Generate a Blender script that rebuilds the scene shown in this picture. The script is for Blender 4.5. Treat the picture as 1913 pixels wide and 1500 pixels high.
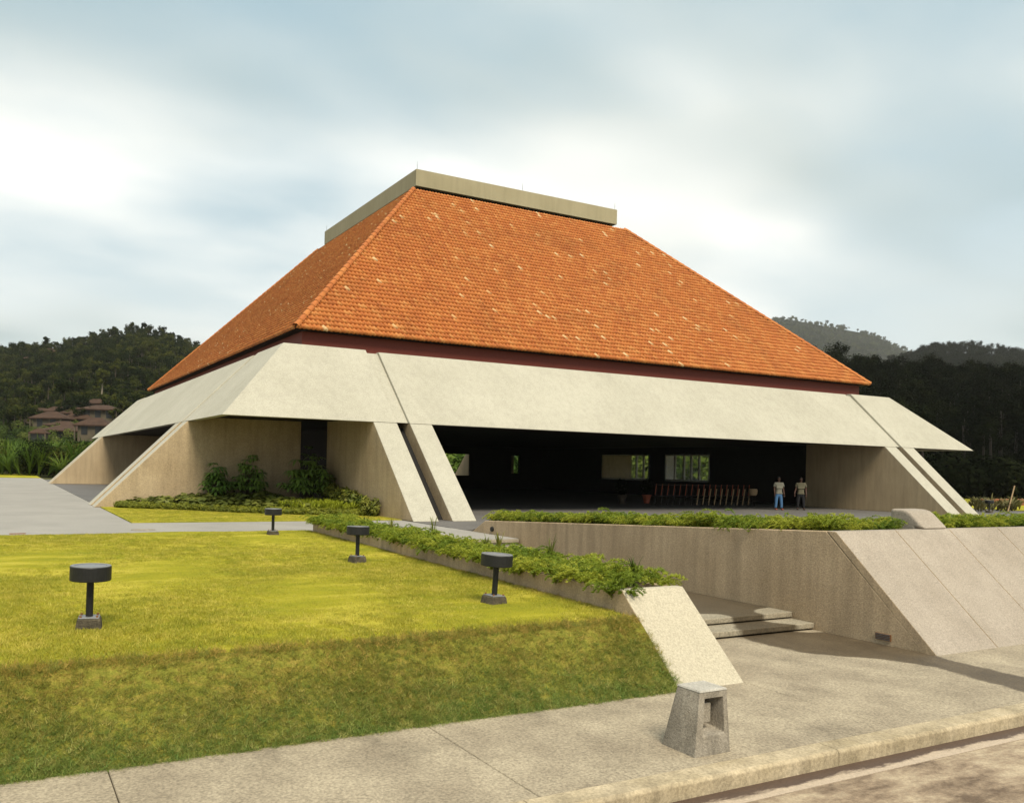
import bpy, math, random
import numpy as np
from mathutils import Matrix, Vector
R = math.radians
rng = np.random.default_rng(7)
random.seed(7)
for o in list(bpy.data.objects):
    bpy.data.objects.remove(o)
SC = bpy.context.scene
COL = SC.collection

# ------------------------------------------------------------------ camera
# world axes: +X runs along the long facade (parallel to the street), +Y runs away from the street
TH = R(63.408); ROLL = 0.0228; FPX = 1535.5; PCX = 763.4; PCY = 869.5
CAM = Vector((-5.98, -24.46, 1.645))
FW = Vector((math.cos(TH), math.sin(TH), 0)); RT = Vector((math.sin(TH), -math.cos(TH), 0)); UP = Vector((0, 0, 1))
ex = RT * math.cos(ROLL) + UP * math.sin(ROLL)
ey = -RT * math.sin(ROLL) + UP * math.cos(ROLL)
cd = bpy.data.cameras.new('camera'); cam = bpy.data.objects.new('camera', cd); COL.objects.link(cam)
M = Matrix(((ex.x, ey.x, -FW.x, CAM.x), (ex.y, ey.y, -FW.y, CAM.y), (ex.z, ey.z, -FW.z, CAM.z), (0, 0, 0, 1)))
cam.matrix_world = M
cd.sensor_width = 36; cd.sensor_fit = 'HORIZONTAL'; cd.lens = FPX / 1913 * 36
cd.shift_x = (956.5 - PCX) / 1913; cd.shift_y = (PCY - 750) / 1913
cd.clip_start = 0.1; cd.clip_end = 9000
SC.camera = cam

# ------------------------------------------------------------------ sky and sun
SUN_EL = R(54); SUN_AZ = Vector((-0.15, -1.0, 0)).normalized()
W = bpy.data.worlds.new('World'); SC.world = W; W.use_nodes = True
nt = W.node_tree; nt.nodes.clear()
def N(tree, typ, **kw):
    n = tree.nodes.new(typ)
    for k, v in kw.items():
        setattr(n, k, v)
    return n
def L(tree, a, b): tree.links.new(a, b)
STR = 0.10
bg = N(nt, 'ShaderNodeBackground'); bg.inputs['Strength'].default_value = STR
wo = N(nt, 'ShaderNodeOutputWorld'); L(nt, bg.outputs[0], wo.inputs[0])
sky = N(nt, 'ShaderNodeTexSky', sky_type='NISHITA', sun_disc=False)
sky.sun_elevation = SUN_EL
sky.sun_rotation = math.atan2(SUN_AZ.x, SUN_AZ.y)
sky.air_density = 1.0; sky.dust_density = 2.0; sky.ozone_density = 1.0
tc = N(nt, 'ShaderNodeTexCoord'); sep = N(nt, 'ShaderNodeSeparateXYZ'); L(nt, tc.outputs['Generated'], sep.inputs[0])
ad = N(nt, 'ShaderNodeMath', operation='ADD'); ad.inputs[1].default_value = 0.22; L(nt, sep.outputs['Z'], ad.inputs[0])
mx = N(nt, 'ShaderNodeMath', operation='MAXIMUM'); mx.inputs[1].default_value = 0.08; L(nt, ad.outputs[0], mx.inputs[0])
vd = N(nt, 'ShaderNodeVectorMath', operation='DIVIDE'); L(nt, tc.outputs['Generated'], vd.inputs[0])
cb = N(nt, 'ShaderNodeCombineXYZ')
for i in range(3): L(nt, mx.outputs[0], cb.inputs[i])
L(nt, cb.outputs[0], vd.inputs[1])
mp = N(nt, 'ShaderNodeMapping'); L(nt, vd.outputs[0], mp.inputs[0]); mp.inputs['Scale'].default_value = (0.55, 0.8, 0.6); mp.inputs['Location'].default_value = (-1.23, 4.27, 3.43)
cn = N(nt, 'ShaderNodeTexNoise'); cn.inputs['Scale'].default_value = 1.5; cn.inputs['Detail'].default_value = 5; cn.inputs['Roughness'].default_value = 0.45
L(nt, mp.outputs[0], cn.inputs['Vector'])
cr = N(nt, 'ShaderNodeValToRGB'); L(nt, cn.outputs['Fac'], cr.inputs[0])
cr.color_ramp.elements[0].position = 0.39; cr.color_ramp.elements[0].color = (0.0, 0.0, 0.0, 1)
cr.color_ramp.elements[1].position = 0.62; cr.color_ramp.elements[1].color = (1, 1, 1, 1)
# soft grey undersides in the cloud sheet
cn2 = N(nt, 'ShaderNodeTexNoise'); cn2.inputs['Scale'].default_value = 1.1; cn2.inputs['Detail'].default_value = 3
L(nt, mp.outputs[0], cn2.inputs['Vector'])
cr2 = N(nt, 'ShaderNodeValToRGB'); L(nt, cn2.outputs['Fac'], cr2.inputs[0])
cr2.color_ramp.elements[0].position = 0.37; cr2.color_ramp.elements[0].color = (0.31 / STR, 0.40 / STR, 0.41 / STR, 1)
cr2.color_ramp.elements[1].position = 0.60; cr2.color_ramp.elements[1].color = (0.96 / STR, 0.95 / STR, 0.89 / STR, 1)
mixw = N(nt, 'ShaderNodeMix', data_type='RGBA'); L(nt, cr.outputs[0], mixw.inputs['Factor'])
# thin even veil of high cloud over the clear sky, thicker towards the horizon
veil = N(nt, 'ShaderNodeMix', data_type='RGBA'); L(nt, sky.outputs[0], veil.inputs['A']); veil.inputs['B'].default_value = (0.40 / STR, 0.55 / STR, 0.59 / STR, 1)
veil.inputs['Factor'].default_value = 0.72
hz = N(nt, 'ShaderNodeMapRange'); hz.interpolation_type = 'SMOOTHSTEP'; hz.inputs['From Min'].default_value = 0.42; hz.inputs['From Max'].default_value = 0.0; hz.inputs['To Max'].default_value = 0.55; L(nt, sep.outputs['Z'], hz.inputs['Value'])
veil2 = N(nt, 'ShaderNodeMix', data_type='RGBA'); L(nt, hz.outputs[0], veil2.inputs['Factor']); L(nt, veil.outputs['Result'], veil2.inputs['A']); veil2.inputs['B'].default_value = (0.92 / STR, 0.91 / STR, 0.86 / STR, 1)
L(nt, veil2.outputs['Result'], mixw.inputs['A']); L(nt, cr2.outputs[0], mixw.inputs['B'])
L(nt, mixw.outputs['Result'], bg.inputs['Color'])

sd = bpy.data.lights.new('sun', 'SUN'); sun = bpy.data.objects.new('sun', sd); COL.objects.link(sun)
sd.energy = 3.7; sd.angle = R(26); sd.color = (1.0, 0.91, 0.74)
sdir = Vector((SUN_AZ.x * math.cos(SUN_EL), SUN_AZ.y * math.cos(SUN_EL), math.sin(SUN_EL)))
sun.rotation_euler = sdir.to_track_quat('Z', 'Y').to_euler()
sun.location = (0, -30, 60)
SC.view_settings.view_transform = 'Standard'; SC.view_settings.look = 'None'
SC.view_settings.exposure = 0.42; SC.view_settings.gamma = 1; SC.view_settings.use_curve_mapping = False

# ------------------------------------------------------------------ materials
MATS = {}
def nodes(name):
    m = bpy.data.materials.new(name); m.use_nodes = True
    t = m.node_tree; b = t.nodes['Principled BSDF']; MATS[name] = m
    return m, t, b
def noise(t, scale, detail=4, rough=0.55, vec=None, sc3=None):
    n = N(t, 'ShaderNodeTexNoise'); n.inputs['Scale'].default_value = scale; n.inputs['Detail'].default_value = detail; n.inputs['Roughness'].default_value = rough
    g = N(t, 'ShaderNodeNewGeometry'); src = g.outputs['Position'] if vec is None else vec
    if sc3:
        mpn = N(t, 'ShaderNodeMapping'); mpn.inputs['Scale'].default_value = sc3; L(t, src, mpn.inputs[0]); src = mpn.outputs[0]
    L(t, src, n.inputs['Vector'])
    return n
def ramp(t, fac, stops):
    r = N(t, 'ShaderNodeValToRGB'); L(t, fac, r.inputs[0])
    e = r.color_ramp.elements
    while len(e) < len(stops): e.new(0.5)
    for el, (p, c) in zip(e, stops):
        el.position = p; el.color = (c[0], c[1], c[2], 1) if hasattr(c, '__len__') else (c, c, c, 1)
    return r
def mix(t, a, b, fac, mode='MIX'):
    m = N(t, 'ShaderNodeMix', data_type='RGBA', blend_type=mode)
    for s, v in (('A', a), ('B', b)):
        if hasattr(v, 'type'): L(t, v, m.inputs[s])
        else: m.inputs[s].default_value = (v[0], v[1], v[2], 1)
    if hasattr(fac, 'type'): L(t, fac, m.inputs['Factor'])
    else: m.inputs['Factor'].default_value = fac
    return m.outputs['Result']
def bump(t, b, h, strength, dist):
    bn = N(t, 'ShaderNodeBump'); bn.inputs['Strength'].default_value = strength; bn.inputs['Distance'].default_value = dist
    L(t, h, bn.inputs['Height']); L(t, bn.outputs[0], b.inputs['Normal'])
def stone(name, c1, c2, spk=(0.80, 1.15), sps=55, big=0.7, rough=0.85, bs=0.5, streak=None, stain=None):
    m, t, b = nodes(name)
    n1 = noise(t, big, 5, 0.6); r1 = ramp(t, n1.outputs['Fac'], ((0.32, c1), (0.68, c2)))
    n2 = noise(t, sps, 3, 0.7); r2 = ramp(t, n2.outputs['Fac'], ((0.33, spk[0]), (0.67, spk[1])))
    c = mix(t, r1.outputs[0], r2.outputs[0], 1.0, 'MULTIPLY')
    if streak:
        n3 = noise(t, 1.0, 5, 0.6, sc3=(5, 5, 0.45)); r3 = ramp(t, n3.outputs['Fac'], ((0.42, 1.0), (0.72, streak)))
        c = mix(t, c, r3.outputs[0], 1.0, 'MULTIPLY')
    if stain:
        n4 = noise(t, stain[0], 6, 0.65); r4 = ramp(t, n4.outputs['Fac'], ((stain[1], 1.0), (stain[1] + 0.13, stain[2])))
        c = mix(t, c, r4.outputs[0], 1.0, 'MULTIPLY')
    L(t, c, b.inputs['Base Color']); b.inputs['Roughness'].default_value = rough
    b.inputs['Specular IOR Level'].default_value = 0.25
    bump(t, b, n2.outputs['Fac'], bs, 0.012)
    return m
def leaf(name, c1, c2, c3=None, rough=0.55, trans=0.25, nscale=0.6, spec=0.2):
    m, t, b = nodes(name)
    oi = N(t, 'ShaderNodeObjectInfo'); n1 = noise(t, nscale, 3)
    av = N(t, 'ShaderNodeMath', operation='ADD'); L(t, oi.outputs['Random'], av.inputs[0]); L(t, n1.outputs['Fac'], av.inputs[1])
    hv = N(t, 'ShaderNodeMath', operation='MULTIPLY'); hv.inputs[1].default_value = 0.5; L(t, av.outputs[0], hv.inputs[0])
    st = ((0.25, c1), (0.75, c2)) if c3 is None else ((0.22, c1), (0.5, c2), (0.78, c3))
    r = ramp(t, hv.outputs[0], st)
    L(t, r.outputs[0], b.inputs['Base Color']); b.inputs['Roughness'].default_value = rough
    b.inputs['Specular IOR Level'].default_value = spec
    tr = N(t, 'ShaderNodeBsdfTranslucent'); L(t, r.outputs[0], tr.inputs[0])
    ms = N(t, 'ShaderNodeMixShader'); ms.inputs[0].default_value = trans
    L(t, b.outputs[0], ms.inputs[1]); L(t, tr.outputs[0], ms.inputs[2])
    L(t, ms.outputs[0], t.nodes['Material Output'].inputs[0])
    return m
def plain(name, c, rough=0.6, metal=0.0, var=0.15, scale=30):
    m, t, b = nodes(name)
    n = noise(t, scale, 4); r = ramp(t, n.outputs['Fac'], ((0.3, [x * (1 - var) for x in c]), (0.7, [min(1, x * (1 + var)) for x in c])))
    L(t, r.outputs[0], b.inputs['Base Color']); b.inputs['Roughness'].default_value = rough; b.inputs['Metallic'].default_value = metal
    b.inputs['Specular IOR Level'].default_value = 0.3
    return m

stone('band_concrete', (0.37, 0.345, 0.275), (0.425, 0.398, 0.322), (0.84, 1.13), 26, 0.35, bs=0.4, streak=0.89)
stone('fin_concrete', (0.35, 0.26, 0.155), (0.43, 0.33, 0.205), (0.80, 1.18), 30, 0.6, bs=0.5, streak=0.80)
stone('wall_concrete', (0.37, 0.27, 0.165), (0.46, 0.345, 0.22), (0.78, 1.2), 45, 0.8, bs=0.6, streak=0.72)
stone('wedge_concrete', (0.285, 0.24, 0.19), (0.345, 0.295, 0.24), (0.78, 1.2), 45, 0.8, bs=0.6, streak=0.9)
stone('wedge_cream', (0.39, 0.345, 0.255), (0.45, 0.40, 0.30), (0.80, 1.18), 45, 0.8, bs=0.6)
stone('lantern_concrete', (0.30, 0.265, 0.165), (0.35, 0.31, 0.20), (0.90, 1.08), 20, 0.5, bs=0.2, streak=0.9)
stone('paving', (0.25, 0.205, 0.145), (0.37, 0.31, 0.22), (0.66, 1.28), 42, 1.7, bs=0.8, stain=(1.1, 0.55, 0.74))
stone('plaza_paving', (0.25, 0.235, 0.21), (0.31, 0.29, 0.26), (0.84, 1.14), 26, 0.5, bs=0.4, stain=(0.5, 0.6, 0.8))
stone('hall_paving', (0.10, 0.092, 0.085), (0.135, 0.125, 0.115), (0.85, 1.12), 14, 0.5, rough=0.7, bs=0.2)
stone('step_concrete', (0.25, 0.215, 0.155), (0.33, 0.285, 0.21), (0.6, 1.3), 50, 1.2, bs=0.8)
stone('curb_concrete', (0.33, 0.265, 0.165), (0.47, 0.385, 0.26), (0.76, 1.18), 40, 2.5, bs=0.4, streak=0.68, stain=(5.0, 0.62, 0.82))
stone('old_concrete', (0.25, 0.215, 0.165), (0.38, 0.335, 0.27), (0.72, 1.2), 60, 4.0, bs=0.7, streak=0.5)
stone('block_concrete', (0.035, 0.03, 0.018), (0.11, 0.09, 0.06), (0.6, 1.3), 70, 9, bs=0.8)
stone('soil', (0.05, 0.036, 0.022), (0.09, 0.066, 0.04), (0.6, 1.3), 30, 3)
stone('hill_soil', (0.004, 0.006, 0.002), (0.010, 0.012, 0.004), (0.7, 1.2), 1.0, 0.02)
MATS['hill_soil'].node_tree.nodes['Principled BSDF'].inputs['Specular IOR Level'].default_value = 0.0; MATS['hill_soil'].node_tree.nodes['Principled BSDF'].inputs['Roughness'].default_value = 1.0
stone('ground_soil', (0.06, 0.065, 0.02), (0.11, 0.10, 0.035), (0.7, 1.2), 6, 0.1)
plain('fascia_red', (0.17, 0.035, 0.022), 0.65)
plain('joint_dark', (0.012, 0.011, 0.010), 0.9)
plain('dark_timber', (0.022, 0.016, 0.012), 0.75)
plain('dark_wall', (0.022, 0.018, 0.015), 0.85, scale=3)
plain('lamp_black', (0.014, 0.014, 0.014), 0.45)
plain('lamp_top', (0.21, 0.215, 0.22), 0.5, 0.3)
plain('lamp_dish', (0.05, 0.05, 0.052), 0.5)
plain('steel', (0.16, 0.16, 0.16), 0.5, 0.6)
plain('frame_white', (0.80, 0.78, 0.72), 0.5)
leaf('curtain', (0.45, 0.38, 0.27), (0.6, 0.52, 0.38), rough=0.9, trans=0.6, nscale=3)
plain('terracotta', (0.36, 0.10, 0.055), 0.8)
plain('rust', (0.20, 0.09, 0.035), 0.8)
plain('pale_timber', (0.40, 0.27, 0.15), 0.6)
plain('shirt_grey', (0.19, 0.18, 0.14), 0.9); plain('shirt_khaki', (0.125, 0.112, 0.072), 0.9)
plain('jeans_blue', (0.06, 0.14, 0.27), 0.9); plain('black_cloth', (0.012, 0.012, 0.014), 0.9)
plain('skin', (0.085, 0.042, 0.028), 0.6); plain('hair', (0.008, 0.007, 0.006), 0.6); plain('shoe_red', (0.35, 0.07, 0.04), 0.7)
plain('villa_roof', (0.050, 0.026, 0.015), 0.9, var=0.3, scale=1.2); plain('villa_wall', (0.10, 0.08, 0.052), 0.9, scale=1)
plain('villa_glass', (0.02, 0.02, 0.02), 0.3)
plain('bark', (0.07, 0.052, 0.036), 0.9, var=0.35, scale=8); plain('pale_bark', (0.26, 0.21, 0.15), 0.9, var=0.3, scale=5)
plain('red_wall', (0.25, 0.085, 0.04), 0.9); plain('blue_plastic', (0.10, 0.25, 0.42), 0.5)
leaf('fern', (0.13, 0.19, 0.02), (0.25, 0.30, 0.03), (0.38, 0.39, 0.045), trans=0.35, nscale=1.4)
leaf('grass_lawn', (0.26, 0.275, 0.030), (0.36, 0.33, 0.034), (0.56, 0.47, 0.095), trans=0.25, nscale=0.9)
leaf('grass_bank', (0.145, 0.195, 0.038), (0.25, 0.255, 0.05), (0.44, 0.335, 0.095), trans=0.2, nscale=16)
leaf('lily', (0.25, 0.30, 0.022), (0.38, 0.41, 0.035), trans=0.4)
leaf('hedge_leaf', (0.11, 0.13, 0.015), (0.21, 0.215, 0.02), trans=0.2, nscale=3)
leaf('broad_leaf', (0.08, 0.10, 0.018), (0.17, 0.18, 0.035), trans=0.2, nscale=2)
leaf('shrub_leaf', (0.07, 0.14, 0.022), (0.26, 0.36, 0.07), rough=0.33, trans=0.2, nscale=4, spec=0.5)
leaf('croton', (0.06, 0.09, 0.012), (0.19, 0.19, 0.03), trans=0.2, nscale=6)
leaf('bromeliad', (0.08, 0.075, 0.02), (0.16, 0.14, 0.05), trans=0.15, nscale=6)
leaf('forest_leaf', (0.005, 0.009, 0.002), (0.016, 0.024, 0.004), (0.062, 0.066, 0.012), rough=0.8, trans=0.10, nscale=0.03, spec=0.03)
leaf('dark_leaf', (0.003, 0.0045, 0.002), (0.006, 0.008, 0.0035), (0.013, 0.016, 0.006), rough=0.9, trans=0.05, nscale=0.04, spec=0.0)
leaf('reed', (0.035, 0.075, 0.010), (0.085, 0.14, 0.02), (0.17, 0.22, 0.035), trans=0.3, nscale=0.25, spec=0.1)

leaf('hill_leaf', (0.025, 0.045, 0.008), (0.055, 0.08, 0.014), (0.12, 0.14, 0.03), trans=0.15, nscale=0.2, spec=0.05)
# the bank grass is drier along the top edge and fresher at the foot
t = MATS['grass_bank'].node_tree; b = t.nodes['Principled BSDF']; col = b.inputs['Base Color'].links[0].from_socket
g = N(t, 'ShaderNodeNewGeometry'); sp = N(t, 'ShaderNodeSeparateXYZ'); L(t, g.outputs['Position'], sp.inputs[0]); n0 = noise(t, 2.5, 4)
zz = N(t, 'ShaderNodeMath', operation='MULTIPLY_ADD'); zz.inputs[1].default_value = 0.5; L(t, n0.outputs['Fac'], zz.inputs[0]); L(t, sp.outputs['Z'], zz.inputs[2])
hr = ramp(t, zz.outputs[0], ((0.0, (0.80, 1.03, 1.10)), (1.0, (1.12, 0.95, 0.85)))); mrz = N(t, 'ShaderNodeMapRange'); mrz.inputs['From Min'].default_value = -0.4; mrz.inputs['From Max'].default_value = 0.25
L(t, zz.outputs[0], mrz.inputs['Value']); L(t, mrz.outputs[0], hr.inputs[0]); c2_ = mix(t, col, hr.outputs[0], 1.0, 'MULTIPLY')
L(t, c2_, b.inputs['Base Color'])
# lawn surface below the blades: patches of yellower turf
def lawn_mat(name, a, b_, c, k=1.0):
    m, t, b = nodes(name)
    n1 = noise(t, k, 5, 0.6, sc3=(0.55, 1.25, 1)); r1 = ramp(t, n1.outputs['Fac'], ((0.3, a), (0.5, b_), (0.72, c)))
    n2 = noise(t, 60, 3, 0.7); r2 = ramp(t, n2.outputs['Fac'], ((0.3, 0.7), (0.7, 1.25)))
    L(t, mix(t, r1.outputs[0], r2.outputs[0], 1.0, 'MULTIPLY'), b.inputs['Base Color'])
    b.inputs['Roughness'].default_value = 0.95; b.inputs['Specular IOR Level'].default_value = 0.1
    bump(t, b, n2.outputs['Fac'], 0.8, 0.02)
lawn_mat('lawn_turf', (0.19, 0.20, 0.014), (0.30, 0.275, 0.018), (0.52, 0.43, 0.065))
lawn_mat('bank_turf', (0.15, 0.165, 0.026), (0.21, 0.20, 0.032), (0.29, 0.22, 0.048), 14.0)

# clay tiles: one tint for each tile
m, t, b = nodes('clay_tile')
at = N(t, 'ShaderNodeAttribute'); at.attribute_name = 'tint'
r = ramp(t, at.outputs['Fac'], ((0.0, (0.33, 0.10, 0.022)), (0.25, (0.385, 0.116, 0.026)), (0.6, (0.43, 0.145, 0.032)), (0.93, (0.49, 0.21, 0.06)), (0.965, (0.56, 0.33, 0.14)), (1.0, (0.60, 0.42, 0.22))))
n1 = noise(t, 0.55, 5, 0.6); r1 = ramp(t, n1.outputs['Fac'], ((0.34, 0.86), (0.48, 1.0), (0.75, 1.05)))
c = mix(t, r.outputs[0], r1.outputs[0], 1.0, 'MULTIPLY')
n2 = noise(t, 14, 3, 0.6); r2 = ramp(t, n2.outputs['Fac'], ((0.3, 0.85), (0.7, 1.12)))
L(t, mix(t, c, r2.outputs[0], 1.0, 'MULTIPLY'), b.inputs['Base Color']); b.inputs['Roughness'].default_value = 0.75; b.inputs['Specular IOR Level'].default_value = 0.3
# road: worn concrete with brown wheel stains and a wet gutter line
m, t, b = nodes('road_surface')
n1 = noise(t, 1.6, 6, 0.68, sc3=(0.8, 1.7, 1)); r1 = ramp(t, n1.outputs['Fac'], ((0.37, (0.11, 0.07, 0.04)), (0.48, (0.25, 0.18, 0.115)), (0.60, (0.40, 0.315, 0.21))))
n2 = noise(t, 50, 3, 0.7); r2 = ramp(t, n2.outputs['Fac'], ((0.3, 0.75), (0.7, 1.2)))
L(t, mix(t, r1.outputs[0], r2.outputs[0], 1.0, 'MULTIPLY'), b.inputs['Base Color']); b.inputs['Roughness'].default_value = 0.75
bump(t, b, n2.outputs['Fac'], 0.5, 0.01)
m, t, b = nodes('gutter_concrete')
g = N(t, 'ShaderNodeNewGeometry'); sp = N(t, 'ShaderNodeSeparateXYZ'); L(t, g.outputs['Position'], sp.inputs[0])
n0 = noise(t, 1.0, 6, 0.7, sc3=(2.2, 6, 1)); mm = N(t, 'ShaderNodeMath', operation='MULTIPLY_ADD'); mm.inputs[1].default_value = 0.26; L(t, n0.outputs['Fac'], mm.inputs[0]); L(t, sp.outputs['Y'], mm.inputs[2])
mr = N(t, 'ShaderNodeMapRange'); mr.inputs['From Min'].default_value = -19.955; mr.inputs['From Max'].default_value = -19.915; L(t, mm.outputs[0], mr.inputs['Value'])
n2 = noise(t, 50, 3, 0.7); r2 = ramp(t, n2.outputs['Fac'], ((0.3, 0.78), (0.7, 1.18)))
c = mix(t, (0.42, 0.33, 0.24), (0.075, 0.045, 0.03), mr.outputs[0])
L(t, mix(t, c, r2.outputs[0], 1.0, 'MULTIPLY'), b.inputs['Base Color']); b.inputs['Roughness'].default_value = 0.6
m, t, b = nodes('window_glass')
b.inputs['Base Color'].default_value = (0.9, 0.95, 0.92, 1); b.inputs['Roughness'].default_value = 0.02
b.inputs['Alpha'].default_value = 0.22

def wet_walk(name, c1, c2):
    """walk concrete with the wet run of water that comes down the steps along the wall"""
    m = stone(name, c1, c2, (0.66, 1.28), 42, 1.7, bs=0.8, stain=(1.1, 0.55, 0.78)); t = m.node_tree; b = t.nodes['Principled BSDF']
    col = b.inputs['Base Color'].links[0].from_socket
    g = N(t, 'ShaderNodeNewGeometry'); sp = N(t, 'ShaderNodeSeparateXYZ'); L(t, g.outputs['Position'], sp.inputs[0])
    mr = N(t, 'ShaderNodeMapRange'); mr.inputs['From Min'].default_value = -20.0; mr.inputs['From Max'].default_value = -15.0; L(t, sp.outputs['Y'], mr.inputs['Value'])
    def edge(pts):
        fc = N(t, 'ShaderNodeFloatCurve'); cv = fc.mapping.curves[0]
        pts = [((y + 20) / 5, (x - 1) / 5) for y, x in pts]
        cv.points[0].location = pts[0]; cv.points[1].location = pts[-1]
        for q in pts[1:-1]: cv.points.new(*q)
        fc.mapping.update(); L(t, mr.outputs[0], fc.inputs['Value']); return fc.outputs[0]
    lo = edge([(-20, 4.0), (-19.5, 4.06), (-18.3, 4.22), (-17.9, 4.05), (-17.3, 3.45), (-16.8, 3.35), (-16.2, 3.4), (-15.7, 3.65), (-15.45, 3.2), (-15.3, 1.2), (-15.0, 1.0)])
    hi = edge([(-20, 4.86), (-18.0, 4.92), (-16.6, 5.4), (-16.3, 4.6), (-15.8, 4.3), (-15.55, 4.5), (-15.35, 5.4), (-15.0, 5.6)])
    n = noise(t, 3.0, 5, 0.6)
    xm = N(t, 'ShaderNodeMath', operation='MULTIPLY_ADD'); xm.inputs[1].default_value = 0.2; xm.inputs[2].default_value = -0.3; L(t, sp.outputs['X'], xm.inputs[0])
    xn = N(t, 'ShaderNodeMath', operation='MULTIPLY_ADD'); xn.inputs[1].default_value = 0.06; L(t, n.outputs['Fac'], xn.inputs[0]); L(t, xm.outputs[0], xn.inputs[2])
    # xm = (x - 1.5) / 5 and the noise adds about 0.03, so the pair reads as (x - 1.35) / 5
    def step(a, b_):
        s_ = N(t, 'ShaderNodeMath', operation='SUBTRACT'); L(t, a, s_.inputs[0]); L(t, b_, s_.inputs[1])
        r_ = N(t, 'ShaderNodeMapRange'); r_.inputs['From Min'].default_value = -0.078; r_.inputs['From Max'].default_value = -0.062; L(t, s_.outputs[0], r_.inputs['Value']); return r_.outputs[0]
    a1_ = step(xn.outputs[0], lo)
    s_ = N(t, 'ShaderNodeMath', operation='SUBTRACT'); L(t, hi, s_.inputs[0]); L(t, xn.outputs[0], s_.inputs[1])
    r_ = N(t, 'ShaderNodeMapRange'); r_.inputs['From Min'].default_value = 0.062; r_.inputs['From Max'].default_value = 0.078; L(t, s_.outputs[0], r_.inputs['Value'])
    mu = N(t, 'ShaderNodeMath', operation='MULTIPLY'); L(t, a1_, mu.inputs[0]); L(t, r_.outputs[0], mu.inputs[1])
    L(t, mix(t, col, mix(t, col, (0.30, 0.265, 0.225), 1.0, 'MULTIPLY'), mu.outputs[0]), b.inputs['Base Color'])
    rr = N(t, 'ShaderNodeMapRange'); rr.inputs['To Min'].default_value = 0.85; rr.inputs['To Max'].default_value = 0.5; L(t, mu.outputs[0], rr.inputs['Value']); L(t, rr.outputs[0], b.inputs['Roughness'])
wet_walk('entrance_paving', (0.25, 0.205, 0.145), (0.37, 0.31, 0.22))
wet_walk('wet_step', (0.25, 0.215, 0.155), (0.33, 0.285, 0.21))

# ------------------------------------------------------------------ helpers
def tag(o, label=None, cat=None, group=None, kind=None):
    if label: o['label'] = label
    if cat: o['category'] = cat
    if group: o['group'] = group
    if kind: o['kind'] = kind
    return o
def empty(name, loc=(0, 0, 0), rz=0):
    o = bpy.data.objects.new(name, None); COL.objects.link(o); o.location = loc; o.rotation_euler = (0, 0, rz)
    o.empty_display_size = 0.1
    return o
def link(name, me, mat=None, parent=None, loc=None):
    o = bpy.data.objects.new(name, me); COL.objects.link(o)
    if mat and not me.materials: me.materials.append(MATS[mat])
    if parent: o.parent = parent
    if loc is not None: o.location = loc
    return o
def mesh(name, V, F, mat=None, parent=None, loc=None, smooth=False):
    me = bpy.data.meshes.new(name); me.from_pydata([tuple(v) for v in V], [], [tuple(f) for f in F]); me.update()
    if smooth: me.polygons.foreach_set('use_smooth', [True] * len(me.polygons))
    return link(name, me, mat, parent, loc)
def npmesh(name, V, F, mat, attr=None):
    """V (n,3), F (m,k) with constant k"""
    V = np.ascontiguousarray(V, np.float32); F = np.ascontiguousarray(F, np.int32)
    me = bpy.data.meshes.new(name); k = F.shape[1]
    me.vertices.add(len(V)); me.vertices.foreach_set('co', V.ravel())
    me.loops.add(F.size); me.loops.foreach_set('vertex_index', F.ravel())
    me.polygons.add(len(F)); me.polygons.foreach_set('loop_start', np.arange(0, F.size, k, dtype=np.int32))
    me.update(calc_edges=True)
    if attr is not None:
        a = me.attributes.new('tint', 'FLOAT', 'FACE'); a.data.foreach_set('value', np.ascontiguousarray(attr, np.float32))
    me.materials.append(MATS[mat])
    return me
BOXF = [(0, 3, 2, 1), (4, 5, 6, 7), (0, 1, 5, 4), (1, 2, 6, 5), (2, 3, 7, 6), (3, 0, 4, 7)]
def boxv(lo, hi):
    x0, y0, z0 = lo; x1, y1, z1 = hi
    return [(x0, y0, z0), (x1, y0, z0), (x1, y1, z0), (x0, y1, z0), (x0, y0, z1), (x1, y0, z1), (x1, y1, z1), (x0, y1, z1)]
def bevel(o, w=0.01, seg=2):
    md = o.modifiers.new('bevel', 'BEVEL'); md.width = w; md.segments = seg; md.limit_method = 'ANGLE'; md.angle_limit = R(35)
    return o
def box(name, lo, hi, mat, parent=None, bv=0):
    o = mesh(name, boxv(lo, hi), BOXF, mat, parent)
    if bv: bevel(o, bv)
    return o
def prism(name, poly, x0, x1, mat, parent=None, axis='x', bv=0):
    """poly: list of (y,z) extruded along x (axis 'x') or (x,z) extruded along y (axis 'y') or (x,y) along z"""
    n = len(poly)
    f = {'x': lambda p, e: (e, p[0], p[1]), 'y': lambda p, e: (p[0], e, p[1]), 'z': lambda p, e: (p[0], p[1], e)}[axis]
    V = [f(p, x0) for p in poly] + [f(p, x1) for p in poly]
    F = [tuple(range(n))[::-1], tuple(range(n, 2 * n))] + [(i, (i + 1) % n, n + (i + 1) % n, n + i) for i in range(n)]
    o = mesh(name, V, F, mat, parent)
    import bmesh
    bm = bmesh.new(); bm.from_mesh(o.data); bmesh.ops.recalc_face_normals(bm, faces=bm.faces); bm.to_mesh(o.data); bm.free()
    if bv: bevel(o, bv)
    return o
def lathe(name, prof, mat, parent=None, loc=(0, 0, 0), n=28, smooth=False):
    V = []; F = []
    for r_, z in prof:
        for i in range(n):
            a = 2 * math.pi * i / n; V.append((r_ * math.cos(a), r_ * math.sin(a), z))
    for j in range(len(prof) - 1):
        for i in range(n):
            F.append((j * n + i, j * n + (i + 1) % n, (j + 1) * n + (i + 1) % n, (j + 1) * n + i))
    F.append(tuple(range(n))[::-1]); F.append(tuple(range((len(prof) - 1) * n, len(prof) * n)))
    return mesh(name, V, F, mat, parent, loc, smooth)
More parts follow.
